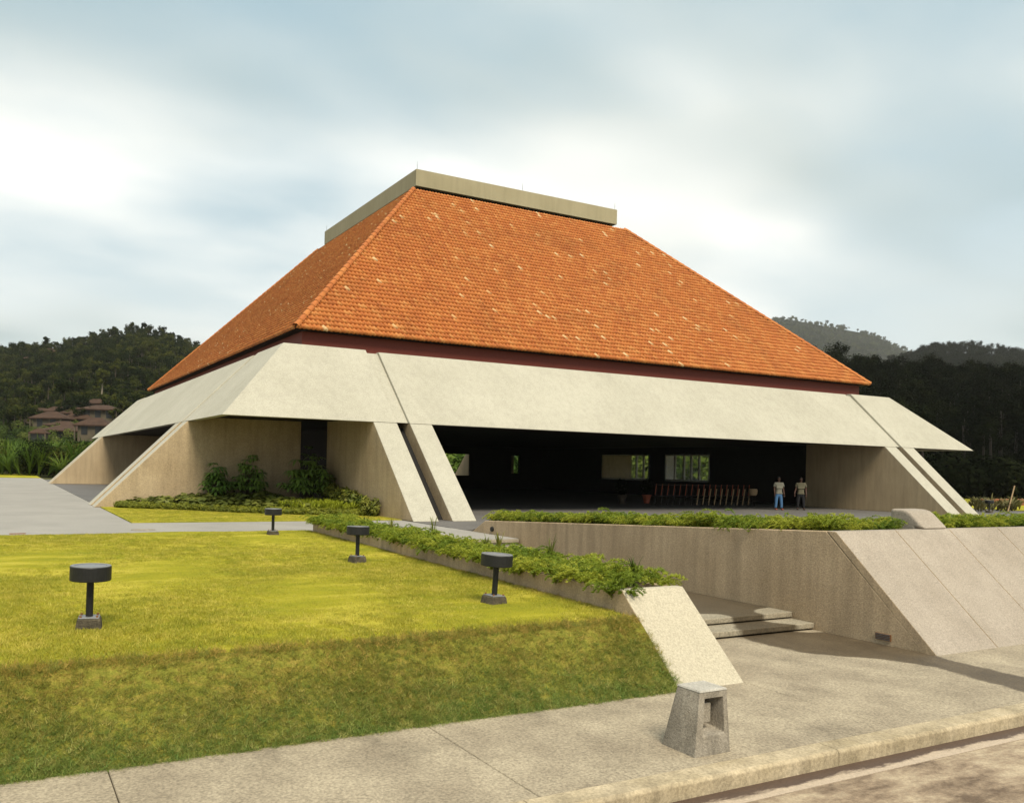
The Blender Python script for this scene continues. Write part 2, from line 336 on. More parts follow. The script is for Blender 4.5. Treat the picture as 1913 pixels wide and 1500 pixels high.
def copy_tree(o, parent=None):
    c = o.copy(); COL.objects.link(c)
    if parent: c.parent = parent
    for ch in list(o.children):
        copy_tree(ch, c)
    return c
def pix(px, py, D):
    """a world point at depth D (metres in front of the lens) on a bearing"""
    c, s = math.cos(ROLL), math.sin(ROLL); X = px - PCX; Y = py - PCY
    u = c * X + s * Y; v = -s * X + c * Y
    return CAM + (FW + RT * (u / FPX) + UP * (-v / FPX)) * D

# ---- scatter: one object of points whose geometry nodes place copies of hidden source meshes
def sources(name, meshes):
    c = bpy.data.collections.new(name)
    for i, me in enumerate(meshes):
        o = bpy.data.objects.new('%s_%02d' % (name, i), me); c.objects.link(o)
    return c
def scatter(name, pts, scl, src, nsrc, label, cat, tilt=0.0, rot=None):
    pts = np.asarray(pts, np.float32); n = len(pts)
    me = bpy.data.meshes.new(name); me.vertices.add(n); me.vertices.foreach_set('co', pts.ravel())
    def att(nm, typ, arr):
        a = me.attributes.new(nm, typ, 'POINT'); a.data.foreach_set('value' if typ in ('FLOAT', 'INT') else 'vector', np.ascontiguousarray(arr).ravel())
    scl = np.asarray(scl, np.float32)
    if scl.ndim == 1: scl = np.repeat(scl[:, None], 3, 1)
    att('scl', 'FLOAT_VECTOR', scl.astype(np.float32))
    rr = np.stack([rng.normal(0, tilt, n), rng.normal(0, tilt, n), rng.uniform(0, 6.283, n)], 1) if rot is None else rot
    att('rot', 'FLOAT_VECTOR', rr.astype(np.float32)); att('idx', 'INT', rng.integers(0, nsrc, n).astype(np.int32))
    o = link(name, me)
    g = bpy.data.node_groups.new(name, 'GeometryNodeTree')
    g.interface.new_socket('Geometry', in_out='INPUT', socket_type='NodeSocketGeometry'); g.interface.new_socket('Geometry', in_out='OUTPUT', socket_type='NodeSocketGeometry')
    gi = g.nodes.new('NodeGroupInput'); go = g.nodes.new('NodeGroupOutput')
    ip = g.nodes.new('GeometryNodeInstanceOnPoints'); ci = g.nodes.new('GeometryNodeCollectionInfo')
    ci.inputs['Collection'].default_value = src; ci.inputs['Separate Children'].default_value = True; ci.inputs['Reset Children'].default_value = True
    ip.inputs['Pick Instance'].default_value = True
    def na(nm, typ):
        k = g.nodes.new('GeometryNodeInputNamedAttribute'); k.data_type = typ; k.inputs['Name'].default_value = nm; return k.outputs['Attribute']
    L(g, gi.outputs[0], ip.inputs['Points']); L(g, ci.outputs[0], ip.inputs['Instance'])
    L(g, na('idx', 'INT'), ip.inputs['Instance Index']); L(g, na('scl', 'FLOAT_VECTOR'), ip.inputs['Scale']); L(g, na('rot', 'FLOAT_VECTOR'), ip.inputs['Rotation'])
    L(g, ip.outputs[0], go.inputs[0])
    md = o.modifiers.new('scatter', 'NODES'); md.node_group = g
    return tag(o, label, cat, kind='stuff')

def rand_unit(n):
    v = rng.normal(size=(n, 3)); return v / np.linalg.norm(v, axis=1, keepdims=True)
def cards(P, nrm, w, h, fold=0.0):
    """leaf quads centred at P with normal nrm; returns V,F"""
    n = len(P); t = np.cross(nrm, rand_unit(n)); t /= np.linalg.norm(t, axis=1, keepdims=True) + 1e-9; b_ = np.cross(nrm, t)
    w = np.broadcast_to(w, n)[:, None]; h = np.broadcast_to(h, n)[:, None]
    V = np.stack([P - t * w * 0.5, P - b_ * h, P + t * w * 0.5, P + b_ * h], 1).reshape(-1, 3)
    return V, np.arange(4 * n).reshape(-1, 4)
def blades(base, tip, width, bend=None):
    """thin triangles from base to tip"""
    d = tip - base; s = np.cross(d, rand_unit(len(base))); s /= np.linalg.norm(s, axis=1, keepdims=True) + 1e-9
    w = np.broadcast_to(width, len(base))[:, None] * 0.5
    V = np.stack([base - s * w, base + s * w, tip], 1).reshape(-1, 3)
    return V, np.arange(3 * len(base)).reshape(-1, 3)

# ------------------------------------------------------------------ ground, road, sidewalk
ZS = -0.66
g_ = []
def terrain(name, xs, ys, zf, mat):
    X, Y = np.meshgrid(xs, ys); Z = zf(X, Y)
    V = np.stack([X, Y, Z], -1).reshape(-1, 3); nx = len(xs); ny = len(ys)
    i, j = np.meshgrid(np.arange(nx - 1), np.arange(ny - 1)); q = (j * nx + i).ravel()
    F = np.stack([q, q + 1, q + nx + 1, q + nx], 1)
    o = link(name, npmesh(name, V, F, mat)); o.data.polygons.foreach_set('use_smooth', [True] * len(o.data.polygons))
    return o
xs = np.concatenate([[-2600, -1500, -600, -250, -120], np.arange(-60, 100, 8), [120, 250, 600, 1500, 2600]])
ys = np.concatenate([[-2600, -1500, -600, -200, -80, -40, -18.4, -6.2, -5.6], np.arange(-2, 120, 8), [150, 250, 600, 1500, 2600]])
ground = tag(terrain('ground', xs, ys, lambda X, Y: np.where(Y < -6.0, -0.98, -0.14) + 0 * X, 'ground_soil'), kind='structure')
road = tag(box('road', (-400, -28, -0.97), (400, -20.17, -0.79), 'road_surface'), kind='structure')
gut = box('gutter', (-400, -20.162, -0.96), (400, -19.94, -0.788), 'gutter_concrete', road)
tag(box('far_verge', (-400, -60, -0.97), (400, -28.2, -0.66), 'bank_turf'), kind='structure')
sidewalk = tag(box('sidewalk', (-60, -19.74, -0.96), (60, -17.5, ZS - 0.02), 'soil'), kind='structure')
jx = [-24, -21.3, -18.6, -15.9, -13.2, -10.56, -7.88, -5.20, -2.52, 1.44, 4.95, 7.65, 10.35, 13.05, 15.75, 18.45, 21.15]
for x0, x1 in zip(jx[:-1], jx[1:]):
    if x0 == 1.44:
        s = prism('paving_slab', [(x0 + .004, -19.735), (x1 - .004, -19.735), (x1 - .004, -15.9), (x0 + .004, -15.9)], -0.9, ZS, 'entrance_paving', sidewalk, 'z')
    else:
        s = prism('paving_slab', [(x0 + .004, -19.735), (x1 - .004, -19.735), (x1 - .004, -17.7), (x0 + .004, -17.7)], -0.9, ZS, 'paving', sidewalk, 'z')
    bevel(s, 0.006, 1)
curb = tag(empty('curb', (0, -19.84, ZS)), kind='structure')
cx_ = [-30 + 3.05 * i - 0.19 + 0.07 for i in range(24)]
for x0, x1 in zip(cx_[:-1], cx_[1:]):
    s = prism('curb_stone', [(-0.10, -0.3), (-0.10, -0.02), (-0.08, 0.004), (0.098, 0.008), (0.098, -0.3)], x0 + .003, x1 - .003, 'curb_concrete', curb, 'x'); bevel(s, 0.008, 2)

# plaza and path on the upper level
plaza = tag(prism('plaza', [(-45, -5.3), (4.9, -5.3), (4.9, -2.32), (-2.86, -2.32), (-2.86, 46), (-45, 50)], -0.3, 0.0, 'plaza_paving', None, 'z'), kind='structure')
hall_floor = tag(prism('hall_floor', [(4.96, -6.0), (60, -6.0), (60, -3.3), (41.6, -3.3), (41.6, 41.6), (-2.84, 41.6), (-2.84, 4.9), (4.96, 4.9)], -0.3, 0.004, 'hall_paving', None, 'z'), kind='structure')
tag(prism('path_apron', [(1.5, -8.45), (4.94, -8.45), (4.94, -5.31), (1.5, -5.31)], -0.3, 0.0, 'plaza_paving', None, 'z'), kind='structure')
cov = tag(lathe('manhole_cover', [(0.27, 0.0), (0.27, 0.008), (0.24, 0.012), (0.0001, 0.012)], 'old_concrete', None, (-2.9, -4.55, 0)), 'round grey cover set flush in the path beyond the lawn', 'manhole cover')
tag(box('drain_plate', (-5.72, -5.14, 0.0), (-5.40, -5.02, 0.012), 'rust'), 'small rusty drain plate at the left edge of the plaza', 'drain plate')

# lawn with its rounded bank
def lawn_profile():
    pts = [(-18.03, -0.68), (-17.9, -0.54), (-17.75, -0.385), (-17.6, -0.23), (-17.5, -0.125), (-17.43, -0.06), (-17.36, -0.02), (-17.26, -0.004), (-17.0, 0.0)]
    return pts + [(y, 0.0) for y in np.arange(-16.5, -5.3, 0.5)] + [(-5.31, 0.0), (-5.31, -0.2)]
lp = lawn_profile(); LX = np.concatenate([np.arange(-40, -10, 2.0), np.arange(-10, 0.9, 0.2), [0.92]])
V = []; F = []
for x in LX:
    for (y, z) in lp:
        w = 0.006 * math.sin(x * 1.7) + 0.004 * math.sin(x * 4.3 + 1) if -18.1 < y < -17.2 else 0
        zz = z + (0.012 * math.sin(x * 0.9 + y * 0.6) + 0.008 * math.sin(x * 2.1 - y * 1.3) if z == 0.0 and y > -17.1 else 0)
        V.append((min(x, 0.51 + 0.38 * (y + 17.0) / 11.3), y + w, zz))
n = len(lp)
F = [(i * n + j, (i + 1) * n + j, (i + 1) * n + j + 1, i * n + j + 1) for i in range(len(LX) - 1) for j in range(n - 1)]
lawn = tag(mesh('lawn', V, F, 'lawn_turf', smooth=True), kind='structure')
lawn.data.materials.append(MATS['bank_turf'])
for p_ in lawn.data.polygons:
    if p_.center.y < -17.33: p_.material_index = 1
corner_lawn = tag(prism('corner_lawn', [(-2.83, -2.29), (4.94, -2.29), (4.94, 4.94), (-2.83, 4.94)], -0.25, 0.015, 'lawn_turf', None, 'z'), kind='structure')
strip = tag(prism('far_grass_strip', [(-45, 50.05), (-2.9, 46.05), (-2.9, 60), (-45, 62)], -0.25, 0.03, 'lawn_turf', None, 'z'), kind='structure')
tag(prism('side_lawn', [(41.7, -5.5), (75, -5.5), (75, 40), (41.7, 40)], -0.25, 0.02, 'lawn_turf', None, 'z'), kind='structure')

# ------------------------------------------------------------------ the pavilion
WB = 38.31; ZB = 3.04; ZT = 5.71; ST = 2.67; C2 = WB / 2
pav = tag(empty('pavilion', (C2, C2, 0)), 'large concrete pavilion with orange clay tiled pyramid roof and slanted legs', 'building')
def pv(o, k=0):
    o.parent = pav; o.rotation_euler = (0, 0, k * math.pi / 2); return o
def share(o, name):
    for k in (1, 2, 3):
        c = bpy.data.objects.new(name, o.data); COL.objects.link(c); pv(c, k)
        for md in o.modifiers:
            m2 = c.modifiers.new(md.name, md.type)
            if md.type == 'BEVEL': m2.width = md.width; m2.segments = md.segments; m2.limit_method = md.limit_method; m2.angle_limit = md.angle_limit
    pv(o)
def Q(p): return (p[0] - C2, p[1] - C2, p[2])      # plan -> pavilion centre frame
def qmesh(name, V, F, mat, bv=0):
    o = mesh(name, [Q(v) for v in V], F, mat)
    import bmesh
    bm = bmesh.new(); bm.from_mesh(o.data); bmesh.ops.recalc_face_normals(bm, faces=bm.faces); bm.to_mesh(o.data); bm.free()
    if bv: bevel(o, bv, 1)
    return o
def qprism(name, poly, x0, x1, mat, bv=0):
    n = len(poly); V = [(x0, p[0], p[1]) for p in poly] + [(x1, p[0], p[1]) for p in poly]
    F = [tuple(range(n)), tuple(range(n, 2 * n))[::-1]] + [(i, (i + 1) % n, n + (i + 1) % n, n + i) for i in range(n)]
    return qmesh(name, V, F, mat, bv)
TK = 0.28
# middle band panel of each side
share(qprism('band_panel', [(0, ZB), (ST, ZT), (ST + TK, ZT), (TK, ZB)], 6.28, WB - 6.28, 'band_concrete', 0.015), 'band_panel')
# corner band: two sloping wings that meet on the hip
E1 = 5.80; zt = ZT + 0.05; st = ST + 0.05
Vc = [(0, 0, ZB), (E1, 0, ZB), (E1, st, zt), (st, st, zt), (st, E1, zt), (0, E1, ZB),
      (TK, TK, ZB), (E1, TK, ZB), (E1, st + TK, zt), (st + TK, st + TK, zt), (st + TK, E1, zt), (TK, E1, ZB)]
Fc = [(0, 1, 2, 3), (0, 3, 4, 5), (6, 9, 8, 7), (6, 11, 10, 9), (0, 6, 7, 1), (0, 5, 11, 6), (3, 2, 8, 9), (3, 9, 10, 4), (1, 7, 8, 2), (5, 4, 10, 11)]
share(qmesh('corner_band_panel', Vc, Fc, 'band_concrete', 0.015), 'corner_band_panel')
for x0, x1 in ((5.805, 6.275), (WB - 6.275, WB - 5.805)):
    share(qprism('joint_strip', [(0.15, ZB + 0.02), (ST + 0.10, ZT - 0.05), (ST + TK, ZT - 0.05), (TK - 0.01, ZB + 0.02)], x0, x1, 'band_concrete'), 'joint_strip')
fin = [(-ZB, 0.0), (-0.008, ZB - 0.008), (0.30, ZB - 0.008), (0.30, 3.2), (4.2, 3.2), (4.2, 0.0)]
for x0, x1 in ((4.95, 5.80), (6.28, 7.11), (WB - 5.80, WB - 4.95), (WB - 7.11, WB - 6.28)):
    o = qprism('slanted_leg', [(y, z) for y, z in fin], x0, x1, 'fin_concrete', 0.015)
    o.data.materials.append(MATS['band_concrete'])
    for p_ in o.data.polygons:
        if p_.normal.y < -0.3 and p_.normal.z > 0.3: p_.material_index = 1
    share(o, 'slanted_leg')
for x0, x1 in ((5.802, 6.278), (WB - 6.278, WB - 5.802)):
    share(qprism('joint_filler', [(-ZB + 0.62, 0.0), (0.5, 2.9), (0.9, 2.9), (-ZB + 1.0, 0.0)], x0, x1, 'joint_dark'), 'joint_filler')
# dark soffit above the hall, ledge, fascia
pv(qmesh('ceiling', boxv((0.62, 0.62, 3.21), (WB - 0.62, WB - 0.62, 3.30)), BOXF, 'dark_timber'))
pv(qmesh('ledge', boxv((ST + 0.30, ST + 0.30, 5.50), (WB - ST - 0.30, WB - ST - 0.30, 5.58)), BOXF, 'joint_dark'))
share(qprism('fascia', [(3.72, 5.585), (3.72, 6.55), (3.9, 6.55), (3.9, 5.585)], 3.72, WB - 3.9, 'fascia_red'), 'fascia')
SE = 3.38; ZE = 6.43; STP = 12.45; ZTP = 15.56
a0, a1 = SE + 0.03, STP; z0, z1 = ZE - 0.05, ZTP - 0.08
Vd = [(a0, a0, z0), (WB - a0, a0, z0), (WB - a0, WB - a0, z0), (a0, WB - a0, z0), (a1, a1, z1), (WB - a1, a1, z1), (WB - a1, WB - a1, z1), (a1, WB - a1, z1)]
pv(qmesh('roof_deck', Vd, BOXF, 'dark_timber'))
# tiles of one roof side, each a pantile with its own crown, lip and tint
def roof_side():
    S = (STP - SE) * math.sqrt(2); half0 = C2 - SE; rows = 46; pitch = S / rows; cw = 0.172; i2 = math.sqrt(0.5)
    ph = np.array([0, 0.22, 0.45, 0.68, 1.0]); hh = np.array([0.0, 0.040, 0.048, 0.010, 0.0])
    Vs, Fs, Ts = [], [], []; off = 0
    for i in range(rows):
        s0 = i * pitch - 0.03; s1 = (i + 1) * pitch; U0 = half0 - s0 * i2; U1 = half0 - s1 * i2
        nc = int(U0 * 2 / cw) + 1; u0 = -U0 + np.arange(nc) * cw
        dz = rng.normal(0, 0.004, nc); ds = rng.normal(0, 0.006, nc)
        u = (u0[:, None] + ph[None] * cw * 1.0)
        lev = []
        for (s, base, U) in ((s0, 0.080, U0), (s1, 0.006, U1), (s0, -0.02, U0)):
            uu = np.clip(u, -U, U); ss = s + (ds[:, None] if s == s0 else 0) + 0 * u; h = (base + hh[None] + dz[:, None]) if base > 0 else base + hh[None] * 0.6
            y = -half0 + ss * i2 - (h + 0 * u) * i2; z = ZE + ss * i2 + (h + 0 * u) * i2
            lev.append(np.stack([uu, y, z], -1))
        Vt = np.stack(lev, 1)             # nc,3,5,3
        k = np.arange(nc)[:, None] * 15 + off; q = np.arange(4)[None]
        top = np.stack([k + q, k + q + 1, k + 5 + q + 1, k + 5 + q], -1).reshape(-1, 4)
        lip = np.stack([k + 10 + q, k + 10 + q + 1, k + q + 1, k + q], -1).reshape(-1, 4)
        tint = rng.beta(2.2, 2.0, nc) * 0.9 + 0.02; pale = rng.random(nc) < 0.014; tint[pale] = rng.uniform(0.95, 1.0, pale.sum())
        Vs.append(Vt.reshape(-1, 3)); Fs += [top, lip]; Ts += [np.repeat(tint, 4), np.repeat(tint, 4)]; off += nc * 15
    return npmesh('roof_tiles', np.concatenate(Vs), np.concatenate(Fs), 'clay_tile', np.concatenate(Ts))
for k in range(4):
    o = link('roof_tiles', roof_side() if k == 0 else o.data); pv(o, k); tag(o, 'rows of orange clay pantiles', kind='stuff')
# hip caps, one half-round tile after another up each hip
Lh = 0.40; prof = [(0.12 * math.cos(t_), 0.12 * math.sin(t_)) for t_ in np.linspace(0, math.pi, 7)]
Vh = []; 
for (x, sc_, dz) in ((0, 1.05, 0.012), (Lh * 1.06, 0.97, 0.0)):
    Vh += [(x, a * sc_, b_ * sc_ + dz) for a, b_ in prof]
Fh = [(i, i + 1, 8 + i, 7 + i) for i in range(6)] + [tuple(range(7))]
hme = npmesh('hip_tile', np.array(Vh), np.array([f for f in Fh if len(f) == 4]), 'clay_tile', np.full(6, 0.35))
hmes = [hme]
for tv in (0.2, 0.5, 0.65):
    h2 = hme.copy(); h2.attributes['tint'].data.foreach_set('value', np.full(6, tv, np.float32)); hmes.append(h2)
hl = (STP - SE) * math.sqrt(3); nh = int(hl / Lh)
dirv = Vector((1, 1, 1)).normalized(); side = Vector((-1, 1, 0)).normalized(); upv = dirv.cross(side)
for k in range(4):
    Rk = Matrix.Rotation(k * math.pi / 2, 4, 'Z')
    for i in range(nh):
        o = link('hip_tile', random.choice(hmes)); o.parent = pav
        pos = Vector((SE - C2 - 0.02, SE - C2 - 0.02, ZE + 0.03)) + dirv * (i * Lh)
        o.matrix_local = Rk @ Matrix(((dirv.x, side.x, upv.x, pos.x), (dirv.y, side.y, upv.y, pos.y), (dirv.z, side.z, upv.z, pos.z), (0, 0, 0, 1)))
# concrete lantern on top
SL = 12.65
pv(qmesh('lantern_neck', boxv((SL + 0.3, SL + 0.3, 15.2), (WB - SL - 0.3, WB - SL - 0.3, 15.95)), BOXF, 'joint_dark'))
share(qprism('lantern_wall', [(SL, 15.78), (SL, 16.63), (SL + 0.22, 16.63), (SL + 0.22, 15.78)], SL, WB - SL - 0.222, 'lantern_concrete', 0.01), 'lantern_wall')
pv(qmesh('lantern_deck', boxv((SL + 0.225, SL + 0.225, 16.2), (WB - SL - 0.225, WB - SL - 0.225, 16.3)), BOXF, 'joint_dark'))
for (x, y) in ((SL + 0.1, SL + 0.1), (C2, SL + 0.1), (WB - SL - 0.1, SL + 0.1), (SL + 0.1, WB - SL - 0.1)):
    o = lathe('lightning_rod', [(0.012, 16.6), (0.010, 16.85), (0.005, 17.05)], 'steel', None, n=6); o.location = Q((x, y, 0)); o.parent = pav
# interior walls of the hall with real openings
def wall_with_openings(along, fixed, u0, u1, ops, thick=0.25, z1=3.2):
    """along 'x': wall runs in x at y=fixed; ops: (ua, ub, za, zb)"""
    ops = sorted(ops); u = u0; segs = []
    for ua, ub, za, zb in ops:
        segs += [(u, ua, 0.01, z1), (ua, ub, 0.01, za), (ua, ub, zb, z1)]; u = ub
    segs.append((u, u1, 0.01, z1))
    V = []; F = []
    for a_, b_, za, zb in segs:
        k = len(V); bv_ = boxv((a_, fixed, za), (b_, fixed + thick, zb)) if along == 'x' else boxv((fixed, a_, za), (fixed + thick, b_, zb))
        V += bv_; F += [tuple(k + i for i in f) for f in BOXF]
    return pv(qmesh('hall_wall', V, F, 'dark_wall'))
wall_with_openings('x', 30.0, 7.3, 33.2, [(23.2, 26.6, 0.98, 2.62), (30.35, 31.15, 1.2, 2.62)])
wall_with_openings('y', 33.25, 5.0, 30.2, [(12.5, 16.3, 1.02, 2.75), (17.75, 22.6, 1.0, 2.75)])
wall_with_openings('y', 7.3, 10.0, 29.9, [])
def hall_window(ya, yb, za, zb, mull):
    w = pv(qmesh('window', boxv((33.24, ya, za), (33.95, ya + 0.09, zb)) + boxv((33.24, yb - 0.09, za), (33.95, yb, zb)) + boxv((33.24, ya, za), (33.95, yb, za + 0.12)) + boxv((33.24, ya, zb - 0.07), (33.95, yb, zb)),
                 [tuple(i + 8 * k for i in f) for k in range(4) for f in BOXF], 'frame_white'))
    for y in mull:
        o = qmesh('mullion', boxv((33.305, y - 0.06, za + 0.12), (33.41, y + 0.06, zb - 0.07)), BOXF, 'frame_white'); o.parent = w
    o = qmesh('pane', boxv((33.355, ya + 0.09, za + 0.12), (33.365, yb - 0.09, zb - 0.07)), BOXF, 'window_glass'); o.parent = w
    return w
hall_window(12.5, 16.3, 1.02, 2.75, (13.45, 14.1, 14.72, 15.5))
w2 = hall_window(17.75, 22.6, 1.0, 2.75, (18.4, 19.1))
Vp = []; Fp = []; nn = 60
for i in range(nn + 1):
    y = 19.4 + i * 3.1 / nn; x = 33.22 + 0.035 * math.sin(i * 1.9) - 0.04
    Vp += [(x, y, 1.08), (x, y, 2.7)]
Fp = [(2 * i, 2 * i + 2, 2 * i + 3, 2 * i + 1) for i in range(nn)]
o = qmesh('curtain', Vp, Fp, 'curtain'); o.parent = w2

# ------------------------------------------------------------------ terrace on the right: wall, sloping panels, parapet
ter = tag(empty('terrace_retaining_wall', (4.95, -17.0, ZS)), 'rough tan retaining wall with sloping slab front beside the entrance walk', 'wall')
def child(o, p):
    o.parent = p; o.matrix_parent_inverse = Matrix.Translation(-p.location) if p.rotation_euler.z == 0 else p.matrix_world.inverted(); return o
child(prism('side_wall', [(-17.88, ZS - .2), (-17.88, ZS), (-16.40, 0.82), (-6.95, 0.31), (-6.05, -0.17), (-6.05, -0.9), (-17.88, -0.9)], 4.95, 5.17, 'wall_concrete', None, 'x', 0.012), ter)
px_ = [4.95, 6.33, 7.69, 9.05, 10.41, 11.77, 13.13, 14.49, 15.85, 17.21, 18.57, 19.93]
for x0, x1 in zip(px_[:-1], px_[1:]):
    sl_ = child(prism('sloping_slab', [(-18.05, ZS - 0.02), (-16.56, 0.826), (-16.41, 0.826), (-17.885, ZS - 0.02)], x0 + (0.006 if x0 > 5 else 0), x1 - 0.006, 'wedge_concrete', None, 'x', 0.01), ter)
def side_skin(o):
    o.data.materials.append(MATS['wall_concrete'])
    for p_ in o.data.polygons:
        if abs(p_.normal.x) > 0.9: p_.material_index = 1
for o in ter.children:
    if o.name.startswith('sloping_slab'): side_skin(o)
child(box('slab_backing', (5.18, -16.30, -0.9), (19.9, -16.12, 0.66), 'joint_dark'), ter)
child(box('vent_grille', (4.935, -17.42, -0.60), (4.9495, -17.20, -0.51), 'rust'), ter)
for k in range(4): child(box('vent_bar', (4.925, -17.41, -0.592 + 0.022 * k), (4.9345, -17.21, -0.582 + 0.022 * k), 'steel'), ter)
wl = child(lathe('wall_light', [(0.06, -0.02), (0.06, 0.02), (0.04, 0.03)], 'lamp_black', None, (0, 0, 0), 16), ter)
wl.matrix_parent_inverse = Matrix.Identity(4); wl.location = (-0.02, 9.68, 0.79); wl.rotation_euler = (0, R(-90), 0)
# parapet block that continues one slab upwards
par = prism('parapet_block', [(-16.555, 0.83), (-16.32, 1.06), (-16.26, 1.10), (-16.18, 1.12), (-15.98, 1.125), (-15.98, 0.3), (-16.40, 0.3), (-16.40, 0.83)], 7.08, 7.70, 'wedge_concrete', None, 'x')
bevel(par, 0.07, 4); child(par, ter)
def terr_z(Y): return np.interp(Y, [-16.3, -6.9, -6.0, 50], [0.72, 0.22, 0.0, 0.0])
tag(terrain('terrace_bed', np.arange(5.15, 60, 1.5), np.array([-16.3, -15, -13, -11, -9, -6.9, -6.02]), lambda X, Y: terr_z(Y) + 0 * X, 'soil'), kind='structure')

# entrance steps: thick slabs that overhang dark risers
stp = tag(empty('entrance_steps', (3.2, -16, ZS)), 'two low concrete slab steps between the planter and the retaining wall', 'steps')
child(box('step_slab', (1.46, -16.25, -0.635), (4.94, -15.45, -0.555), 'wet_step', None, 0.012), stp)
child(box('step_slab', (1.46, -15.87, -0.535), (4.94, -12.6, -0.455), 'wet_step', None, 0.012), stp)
child(box('riser', (1.47, -16.15, -0.66), (4.93, -15.4, -0.636), 'joint_dark'), stp)
child(box('riser', (1.47, -15.78, -0.56), (4.93, -12.6, -0.536), 'joint_dark'), stp)
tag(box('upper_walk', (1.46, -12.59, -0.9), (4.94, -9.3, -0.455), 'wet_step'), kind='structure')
st2 = tag(empty('platform_steps', (3.2, -9, -0.455)), 'low slab steps where the walk meets the pavilion platform', 'steps')
for k, (y0, y1, z) in enumerate(((-9.3, -8.6, -0.31), (-8.9, -8.2, -0.16), (-8.5, -7.0, -0.012))):
    child(box('step_slab', (1.5, y0, z - 0.075), (4.94, y1, z), 'step_concrete', None, 0.01), st2)
    child(box('riser', (1.51, y0 + 0.1, z - 0.16), (4.93, y1, z - 0.076), 'joint_dark'), st2)

# long planter on the left of the walk, ending in a sloping wedge
pl = tag(empty('walk_planter', (1.1, -11, 0)), 'long low concrete planter full of ferns along the lawn edge', 'planter')
def skew_box(name, xa, xb, za, wdt, mat, y0=-16.985, y1=-5.66, zlo=-0.9):
    V = [(xa, y0, zlo), (xa + wdt, y0, zlo), (xb + wdt, y1, zlo), (xb, y1, zlo), (xa, y0, za[0]), (xa + wdt, y0, za[0]), (xb + wdt, y1, za[1]), (xb, y1, za[1])]
    return child(mesh(name, V, BOXF, mat), pl)
bevel(skew_box('planter_wall', 0.50, 0.88, (0.25, 0.20), 0.12, 'wall_concrete'), 0.008)
bevel(skew_box('planter_wall', 1.30, 1.38, (0.25, 0.20), 0.12, 'wall_concrete'), 0.008)
child(box('planter_end', (1.003, -5.78, -0.6), (1.375, -5.665, 0.197), 'wall_concrete'), pl)
so_ = skew_box('planter_soil', 0.625, 1.003, (0.17, 0.13), 0.37, 'soil', y1=-5.79, zlo=-0.3)
for k in (1, 5): so_.data.vertices[k].co.x = 1.295
wdg = tag(prism('wedge_buttress', [(-18.04, ZS - 0.2), (-18.04, ZS - 0.005), (-17.10, 0.265), (-16.99, 0.265), (-16.99, -0.9)], 0.49, 1.435, 'wedge_cream', None, 'x', 0.012), 'cream sloping concrete wedge ending the planter above the sidewalk', 'wedge'); side_skin(wdg)

# ------------------------------------------------------------------ garden lamps
def garden_lamp():
    t_ = empty('garden_lamp')
    hd = lathe('lamp_head', [(0.001, 0.462), (0.186, 0.462), (0.192, 0.468), (0.192, 0.594), (0.188, 0.60), (0.160, 0.60)], 'lamp_black', t_, n=40)
    lathe('rim', [(0.187, 0.6005), (0.187, 0.606), (0.150, 0.606), (0.148, 0.575), (0.001, 0.572)], 'lamp_top', hd, n=40)
    lathe('post', [(0.034, 0.115), (0.034, 0.462)], 'lamp_black', t_, n=16, smooth=False)
    bv_ = [(-.125, -.125, -.04), (.125, -.125, -.04), (.125, .125, -.04), (-.125, .125, -.04), (-.105, -.105, .10), (.105, -.105, .10), (.105, .105, .10), (-.105, .105, .10)]
    bevel(mesh('footing', bv_, BOXF, 'block_concrete', t_), 0.012, 2)
    pl_ = bevel(mesh('base_plate', boxv((-.095, -.095, .1005), (.095, .095, .112)), BOXF, 'lamp_top', t_), 0.003, 1)
    for x in (-.075, .075):
        for y in (-.075, .075): lathe('bolt', [(0.011, 0.112), (0.011, 0.13)], 'rust', t_, (x, y, 0), n=6)
    return t_
spots = [(-5.15, -15.94, 0, 0.01, 0.0, 'leftmost and nearest of the black disc lamps, alone on the lawn'),
         (-0.59, -16.07, 0, 0.035, 0.03, 'black disc lamp near the fern planter, closest to the sloping wedge'),
         (-0.53, -11.72, 0, 0.02, -0.02, 'black disc lamp standing halfway along the fern planter'),
         (-0.39, -6.53, 0, 0.0, 0.0, 'small far black disc lamp at the back edge of the lawn by the path'),
         (36.83, -1.57, 0.0, 0, 0, 'tiny dark garden lamp among plants at the right end of the pavilion')]
lamp0 = garden_lamp()
for i, (x, y, z, ty, tx, lb) in enumerate(spots):
    o = lamp0 if i == 0 else copy_tree(lamp0)
    o.location = (x, y, z); o.rotation_euler = (tx, ty, random.uniform(-.2, .2) + R(0)); tag(o, lb, 'garden lamp', 'black disc garden lamps')

# concrete bollard light beside the curb: tapered shell with a niche
bl = tag(empty('bollard_light', (-0.68, -19.42, ZS)), 'weathered grey concrete bollard light with a square niche beside the curb', 'bollard')
def quad_ring(z, k=0):
    t_ = z / 0.50
    x0 = -0.222 + 0.102 * t_; x1 = 0.175 + 0.01 * t_; y0 = -0.17 + 0.06 * t_; y1 = 0.20 - 0.06 * t_
    return x0, x1, y0, y1
def ring(z): x0, x1, y0, y1 = quad_ring(z); return [(x0, y0, z), (x1, y0, z), (x1, y1, z), (x0, y1, z)]
V = ring(-0.03) + ring(0.50); 
def fpt(u, z, d=0):
    x0, x1, y0, y1 = quad_ring(z); return (x0 + (x1 - x0) * u, y0 + d, z)
nz0, nz1, nu0, nu1 = 0.16, 0.445, 0.20, 0.86
V += [fpt(nu0, nz0), fpt(nu1, nz0), fpt(nu1, nz1), fpt(nu0, nz1)]
V += [fpt(nu0 + .06, nz0 + .03, 0.19), fpt(nu1 - .06, nz0 + .03, 0.19), fpt(nu1 - .06, nz1 - .01, 0.19), fpt(nu0 + .06, nz1 - .01, 0.19)]
